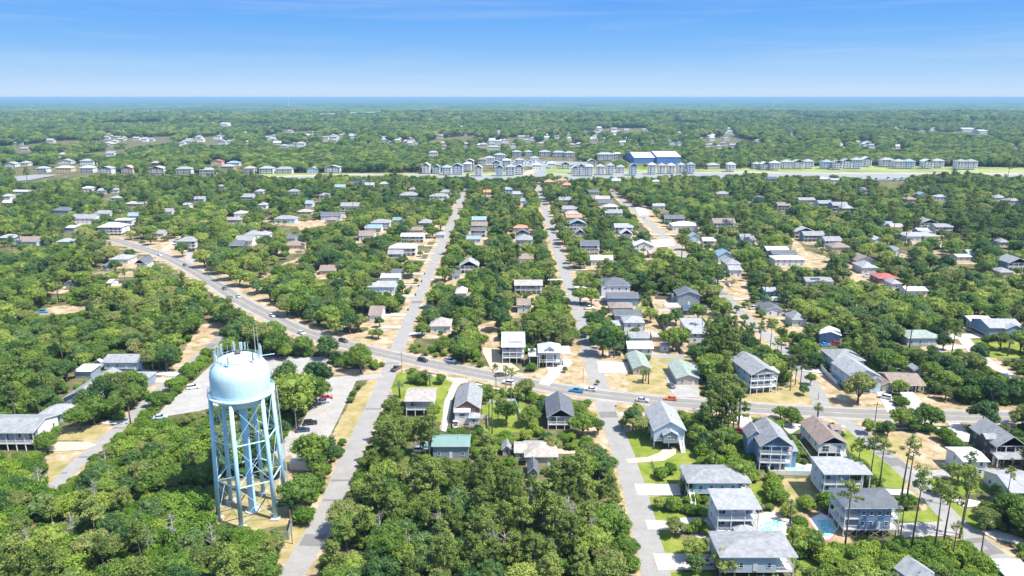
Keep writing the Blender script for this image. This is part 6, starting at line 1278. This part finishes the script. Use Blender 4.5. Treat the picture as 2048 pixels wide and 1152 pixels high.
def blocked2(k, x, y, s_, tol=.12):
    """would this tree stand on, or hide, something the photograph shows?"""
    r = CRR[k] * s_; zc_ = CRZ[k] * s_; px, py, zc = PR(x, y, zc_)
    bx, by, _ = PR(x, y, 0); bx, by = bx * .5, by * .5
    if 0 <= bx < MW and 0 <= by < MH and clear[int(by), int(bx)]: return True
    j = np.where(np.abs(hy - y) < 30)[0]
    if len(j) and np.any((hx[j] - x) ** 2 + (hy[j] - y) ** 2 < (hr[j] * .75 + r * .35) ** 2): return True
    rx = max(.6, r * F / zc * .5); ry = max(.6, rx * .8); cx_, cy_ = px * .5, py * .5
    x0, x1, y0, y1 = int(cx_ - rx), int(cx_ + rx) + 1, int(cy_ - ry), int(cy_ + ry) + 1
    x0, y0, x1, y1 = max(x0, 0), max(y0, 0), min(x1, MW), min(y1, MH)
    if x1 <= x0 or y1 <= y0:
        jj = np.where((np.abs(rp[:, 0] - x) < 10) & (np.abs(rp[:, 1] - y) < 10))[0]
        return bool(len(jj)) and bool(np.any(np.hypot(rp[jj, 0] - x, rp[jj, 1] - y) < rp[jj, 2] + 2))
    cl = clear[y0:y1, x0:x1]; hd_ = hdep[y0:y1, x0:x1]; area = (x1 - x0) * (y1 - y0)
    if cl.sum() > tol * area: return True
    hh = (hd_ > y + 2).sum()
    return hh > (.07 if y < 330 else .035) * area
class Grid(dict):
    def near(s, x, y, d):
        i, j = int(x // 12), int(y // 12)
        for a_ in (-1, 0, 1):
            for b_ in (-1, 0, 1):
                for (u, v, r) in s.get((i + a_, j + b_), ()):
                    if (u - x) ** 2 + (v - y) ** 2 < (d * (r)) ** 2: return True
        return False
    def put(s, x, y, r=1.0): s.setdefault((int(x // 12), int(y // 12)), []).append((x, y, r))
grid = Grid()
for t_ in TREES:
    if not t_[0].startswith('dead'): grid.put(t_[1], t_[2], min(1.2, t_[3]))
def scatter(y0, y1, step, kinds, smin, smax, tol=.12, margin=60, mind=5.0, wide=1.0):
    y = y0
    while y < y1:
        half = 1024 / F * math.hypot(y, CAMH) * 1.06 + margin; x = -half + rnd.uniform(0, step)
        while x < half:
            if y > 1130:
                fz = mnoise.noise((x * .0035, y * .002, 1.7)) + .5 * mnoise.noise((x * .012, y * .006, 4.2))
                if fz > (.34 if y < 1900 else .28): x += step; continue
                fsz = 1 + .45 * mnoise.noise((x * .004 + 9, y * .003, 7.7))
            else: fsz = 1
            X_, Y_ = x + rnd.uniform(-.42, .42) * step, y + rnd.uniform(-.42, .42) * step; x += step
            s_ = rnd.uniform(smin, smax) * fsz; k = rnd.choice(kinds)
            bx, by, _ = PR(X_, Y_, 0)
            scr = by > 850 and inany(SC, bx, by)
            if scr: k = rnd.choice(('bush0', 'bush1', 'bush2')); s_ = rnd.uniform(.8, 1.3)
            elif by > 850 and inany(LW, bx, by): 
                s_ *= .85
                if rnd.random() < .3: k = rnd.choice(('bush0', 'bush1', 'bush2')); s_ = rnd.uniform(1.2, 1.9)
            elif by > 870 and 640 < bx < 1290 and rnd.random() < .45: k = rnd.choice(('wide0', 'wide1', 'wide2')); s_ = rnd.uniform(.65, .95)
            if y < 900 and grid.near(X_, Y_, mind * (.6 if scr else 1)): continue
            if blocked(k, X_, Y_, s_, tol):
                if y > 700 or rnd.random() < .3: continue
                s_ *= rnd.uniform(.45, .65)
                if blocked(k, X_, Y_, s_, tol * .8): continue
            TREES.append([k, X_, Y_, s_, rnd.uniform(0, 6.28), False])
            if y < 900: grid.put(X_, Y_)
        y += step
OK_ = [f'oak{i}' for i in range(7)]; PN = [f'pine{i}' for i in range(4)]
scatter(112, 260, 4.8, OK_ * 4 + PN * 2, .72, 1.2, tol=.12, margin=45, mind=3.8)
scatter(260, 330, 5.6, OK_ * 4 + PN, .75, 1.2, tol=.12, margin=50, mind=4.5)
scatter(330, 450, 6.6, OK_ * 5 + PN, .8, 1.35, tol=.16, margin=60, mind=5.2)
scatter(450, 1075, 7.6, OK_ * 6 + PN, .8, 1.5, tol=.17, margin=100, mind=6.0)
scatter(1075, 1800, 9.0, OK_ * 8, 1.15, 1.9, tol=.2, margin=200)
scatter(1800, 3000, 13, OK_, 1.5, 2.2, tol=.3, margin=350)
scatter(3000, 5000, 22, OK_, 2.2, 3.4, tol=.5, margin=500)
print('trees', len(TREES))
LM = [(484, 780, 'the water tower'), (620, 820, 'the car park'), (710, 820, 'the lower left street'), (787, 716, 'the left junction'), (838, 790, 'the brownish roofed porch house'), (935, 790, 'the brick house'), (900, 890, 'the green roofed house'), (1120, 810, 'the slate roofed cream house'),
      (1080, 900, 'the beige roofed ranch house'), (1340, 860, 'the gable fronted pale blue house'), (1440, 960, 'the light blue hip roofed house'), (1480, 1010, 'the white porch house'), (1520, 1100, 'the bottom pale blue house'), (1560, 880, 'the blue three storey house'), (1650, 880, 'the brown roofed white house'), (1680, 950, 'the pale blue deck house'),
      (1745, 1020, 'the dark blue piled house'), (1640, 1060, 'the brick edged pool'), (1940, 930, 'the white garage'), (2005, 890, 'the dark brown house'), (1950, 1100, 'the lower right street'), (1820, 760, 'the brown roofed ranch'), (1725, 750, 'the pale blue fenced house'), (1640, 800, 'the third street mouth'), (1530, 740, 'the tall white decked house'),
      (1375, 745, 'the right hand duplex'), (1280, 730, 'the palm side duplex'), (1280, 690, 'the white cottage'), (1180, 720, 'the second street'), (1100, 700, 'the blue dormer house'), (1026, 690, 'the flat white roofed house'), (740, 640, 'the brown roofed house by the left street'), (240, 720, 'the light blue ranch house'), (60, 860, 'the big white raised house'), (370, 770, 'the long hedge'),
      (500, 600, 'the curving main road'), (100, 1100, 'the bottom left corner'), (300, 1000, 'the wood left of the tower'), (540, 1110, 'the tower compound fence'), (760, 1000, 'the wood right of the left street'), (960, 1020, 'the middle of the central wood'), (1180, 1020, 'the central wood by the lower street'), (900, 1130, 'the bottom of the central wood'), (1780, 1120, 'the scrub at the bottom right'), (1850, 680, 'the wide pale roofed house'), (2010, 650, 'the bright blue house'), (1660, 670, 'the deep blue cottage'), (150, 650, 'the left wood'), (330, 650, 'the wood beside the curving road'), (160, 800, 'the long grey roofed house'), (900, 640, 'the wood below the left street'), (1240, 640, 'the slate roofed cottages')]
vis_ = []
for i, t_ in enumerate(TREES):
    k, x, y, s_, r_, ex_ = t_
    px, py, zc = PR(x, y, CRZ[k] * s_)
    if -20 < px < 2068 and -20 < py < 1175: vis_.append((-(CRR[k] * s_ / zc) * (1.25 if ex_ else 1) * (6 if ex_ and zc < 330 else 1), i, px, py))
vis_.sort(); IND = vis_[:300]
TN = {'wid': ('pine_tree', 'pine tree', 'broad pine'), 'oak': ('oak_tree', 'oak tree', 'oak'), 'pin': ('pine_tree', 'pine tree', 'pine'), 'tal': ('pine_tree', 'pine tree', 'tall bare stemmed pine'), 'bar': ('dead_pine', 'dead tree', 'leafless grey pine'), 'bus': ('shrub', 'shrub', 'shrub'), 'dea': ('dead_tree', 'dead tree', 'bare grey tree'), 'pal': ('palm_tree', 'palm tree', 'palm')}
lab = defaultdict(list)
for _, i, px, py in IND:
    k = TREES[i][0]; l = min(LM, key=lambda q: math.hypot(q[0] - px, (q[1] - py) * 1.4)); dx, dy = px - l[0], (py - l[1]) * 1.4
    dr = ('right of' if dx > 0 else 'left of') if abs(dx) > abs(dy) else ('below' if dy > 0 else 'above')
    lab[(k[:3], dr, l[2])].append((math.hypot(dx, dy), i))
LAB = {}
for (k3, dr, ln), L in lab.items():
    L.sort()
    for q, (_, i) in enumerate(L): LAB[i] = f"{TN[k3][2]} {dr} {ln}" + ('' if len(L) == 1 else f', {ordn(q)} nearest to it')
indset = set()
for _, i, px, py in IND:
    k, x, y, s_, r_, ex_ = TREES[i]; indset.add(i); nm, ct, ds = TN[k[:3]]
    r = thing(nm, LAB[i], ct, (x, y, 0), r_, {'oak': 'oaks around the houses and woods', 'pin': 'pines around the houses and woods', 'wid': 'broad pines in the woods', 'tal': 'tall pines', 'bar': 'dead pines', 'bus': 'shrubs in the yards', 'dea': 'dead trees in the woods', 'pal': 'palms in the yards'}[k[:3]]); r.scale = (s_, s_, s_ * random.Random(i).uniform(.92, 1.2))
    link('crown' if k[:3] not in ('dea', ) else 'branches', PROTO[k][0], r); link('trunk', PROTO[k][1], r)
used = {TREES[i][0] for i in indset}
# the rest: one woodland, grown with geometry nodes from the same crowns and trunks
srcobj = {}
for o in bpy.data.objects:
    if o.type == 'MESH' and o.parent and o.name.split('.')[0] in ('crown', 'branches', 'trunk'): srcobj.setdefault(o.data.name, o)
def grove(name, items, label, cat):
    kinds = sorted({t_[0] for t_ in items}); pts = np.array([(t_[1], t_[2], 0) for t_ in items], np.float32)
    me_ = bpy.data.meshes.new(name); me_.vertices.add(len(pts)); me_.vertices.foreach_set('co', pts.ravel()); me_.update()
    for nm, dt, vals in (('kind', 'INT', [kinds.index(t_[0]) for t_ in items]), ('size', 'FLOAT', [t_[3] for t_ in items]), ('turn', 'FLOAT', [t_[4] for t_ in items])):
        a_ = me_.attributes.new(nm, dt, 'POINT'); a_.data.foreach_set('value', vals)
    o = tag(link(name, me_), label, cat); o['kind'] = 'stuff'
    ng = bpy.data.node_groups.new(name, 'GeometryNodeTree'); ng.interface.new_socket('Geometry', in_out='INPUT', socket_type='NodeSocketGeometry'); ng.interface.new_socket('Geometry', in_out='OUTPUT', socket_type='NodeSocketGeometry')
    gi, go = ng.nodes.new('NodeGroupInput'), ng.nodes.new('NodeGroupOutput'); jn = ng.nodes.new('GeometryNodeJoinGeometry'); mpn = ng.nodes.new('GeometryNodeMeshToPoints'); ng.links.new(gi.outputs[0], mpn.inputs[0])
    def na(nm, dt):
        q = ng.nodes.new('GeometryNodeInputNamedAttribute'); q.data_type = dt; q.inputs[0].default_value = nm; return q.outputs[0]
    ka, sa, ta = na('kind', 'INT'), na('size', 'FLOAT'), na('turn', 'FLOAT'); cx_ = ng.nodes.new('ShaderNodeCombineXYZ'); ng.links.new(ta, cx_.inputs[2])
    for i, k in enumerate(kinds):
        cmp_ = ng.nodes.new('FunctionNodeCompare'); cmp_.data_type = 'INT'; cmp_.operation = 'EQUAL'; ng.links.new(ka, cmp_.inputs[2]); cmp_.inputs[3].default_value = i
        for me2 in PROTO[k]:
            so = srcobj.get(me2.name)
            if so is None: continue
            oi = ng.nodes.new('GeometryNodeObjectInfo'); oi.transform_space = 'ORIGINAL'; oi.inputs[0].default_value = so; oi.inputs['As Instance'].default_value = True
            ip = ng.nodes.new('GeometryNodeInstanceOnPoints'); ng.links.new(mpn.outputs[0], ip.inputs['Points']); ng.links.new(cmp_.outputs[0], ip.inputs['Selection']); ng.links.new(oi.outputs['Geometry'], ip.inputs['Instance'])
            ng.links.new(cx_.outputs[0], ip.inputs['Rotation']); ng.links.new(sa, ip.inputs['Scale']); ng.links.new(ip.outputs[0], jn.inputs[0])
    ng.links.new(jn.outputs[0], go.inputs[0]); md = o.modifiers.new('grove', 'NODES'); md.node_group = ng; return o
rest = [t_ for i, t_ in enumerate(TREES) if i not in indset and srcobj.get(PROTO[t_[0]][0].name)]
grove('woodland', [t_ for t_ in rest if t_[2] < 1060], 'mass of green trees filling the blocks between streets and houses', 'woodland')
grove('far_forest', [t_ for t_ in rest if t_[2] >= 1060], 'continuous far forest stretching beyond the creek to the horizon', 'forest')
# low undergrowth inside the woods
ug = []; y = 128.0
while y < 430:
    half = 1024 / F * math.hypot(y, CAMH) * 1.06 + 8; x = -half
    while x < half:
        X_, Y_ = x + rnd.uniform(-1.2, 1.2), y + rnd.uniform(-1.2, 1.2); x += 3.0 if y < 260 else 4.2
        k = rnd.choice(('bush0', 'bush1', 'bush2')); s_ = rnd.uniform(.35, .95)
        bx, by, _ = PR(X_, Y_, 0)
        if by < 700 and rnd.random() < .5: continue
        if 640 < bx < 1290 and by > 850 and rnd.random() < .3: continue
        if not blocked(k, X_, Y_, s_, .25): ug.append([k, X_, Y_, s_, rnd.uniform(0, 6.28), False])
    y += 3.0 if y < 260 else 4.2
print('undergrowth', len(ug))
grove('undergrowth', ug, 'low bushes and vines growing under and between the trees', 'undergrowth')
# clipped hedge beside the car park
hs = resample([Vector(p) for p in HEDGE], .8); cs = []; rg = random.Random(9)
for p in hs:
    for k in range(7): cs.append((p.x - hs[0].x + rg.uniform(-.6, .6), p.y - hs[0].y + rg.uniform(-.6, .6), rg.uniform(.4, 1.6)))
hm = leafmesh('hedge', cs, [.42] * len(cs), 14, .2, M_oak, 77)
tag(link('hedge', hm, None, (hs[0].x, hs[0].y, 0)), 'long clipped hedge along the left side of the car park', 'hedge')
# forest seen only as a rough dark surface in the farthest distance
fy = np.concatenate([np.arange(4400, 9000, 60), np.geomspace(9000, 60000, 90)]); u_ = np.linspace(-1.0, 1.0, 420)
V = []; rg2 = np.random.default_rng(5)
for yv in fy:
    xv = u_ * (yv * .95 + 600); hgt = 9 + rg2.uniform(-5, 5, len(u_)) * (1 + yv / 12000); V.append(np.stack([xv, np.full(len(u_), yv) + rg2.uniform(-20, 20, len(u_)), hgt], 1))
V = np.vstack(V); idx = np.arange(len(V)).reshape(len(fy), len(u_)); Q = np.stack([idx[:-1, :-1], idx[:-1, 1:], idx[1:, 1:], idx[1:, :-1]], -1).reshape(-1, 4)
me_ = bpy.data.meshes.new('distant_forest'); me_.from_pydata(V.tolist(), [], Q.tolist()); m, n, b = newmat('distant_canopy'); t = N(n, 'ShaderNodeTexCoord'); q = N(n, 'ShaderNodeTexNoise'); q.inputs['Scale'].default_value = .0015; q.inputs['Detail'].default_value = 10; q.inputs['Roughness'].default_value = .7
n.links.new(t.outputs['Object'], q.inputs[0]); rr = N(n, 'ShaderNodeValToRGB'); rr.color_ramp.elements[0].position = .38; rr.color_ramp.elements[0].color = (.020, .05, .022, 1); rr.color_ramp.elements[1].position = .66; rr.color_ramp.elements[1].color = (.13, .18, .07, 1)
n.links.new(q.outputs[0], rr.inputs[0]); n.links.new(rr.outputs[0], b.inputs['Base Color']); b.inputs['Roughness'].default_value = 1; b.inputs['Specular IOR Level'].default_value = 0
me_.materials.append(m); o = link('distant_forest', me_); o['kind'] = 'stuff'; o['label'] = 'dark blue green forest plain just under the horizon'; o['category'] = 'forest'
# far masts on the horizon
for px, hgt, lb in ((1095, 60, 'thin pale mast on the horizon near the middle'), (1547, 70, 'thin white tower above the far forest right of centre'), (577, 90, 'thin red and white mast above the far forest left of centre')):
    g = G(px, 214); r = thing('radio_mast', lb, 'mast', (g.x, g.y, 0)); MB().tube([(0, 0, 0), (0, 0, hgt)], [3, 1.5], 6).build('mast', M_trim, r)
# ------------------------------------------------------------------ haze: one closed box of thin air
hb_ = MB(); hb_.box(-64000, 64000, -64000, 64000, -1.0, 114.0); m = bpy.data.materials.new('haze_air'); m.use_nodes = True; n = m.node_tree; n.nodes.clear()
pv = N(n, 'ShaderNodeVolumePrincipled'); pv.inputs['Color'].default_value = (.30, .54, .76, 1); pv.inputs['Density'].default_value = 0.000085; pv.inputs['Anisotropy'].default_value = 0.0
mo = N(n, 'ShaderNodeOutputMaterial'); n.links.new(pv.outputs[0], mo.inputs['Volume']); ho = hb_.build('haze', m); ho['kind'] = 'stuff'; ho['label'] = 'thin bluish summer haze over the whole landscape'; ho['category'] = 'haze'
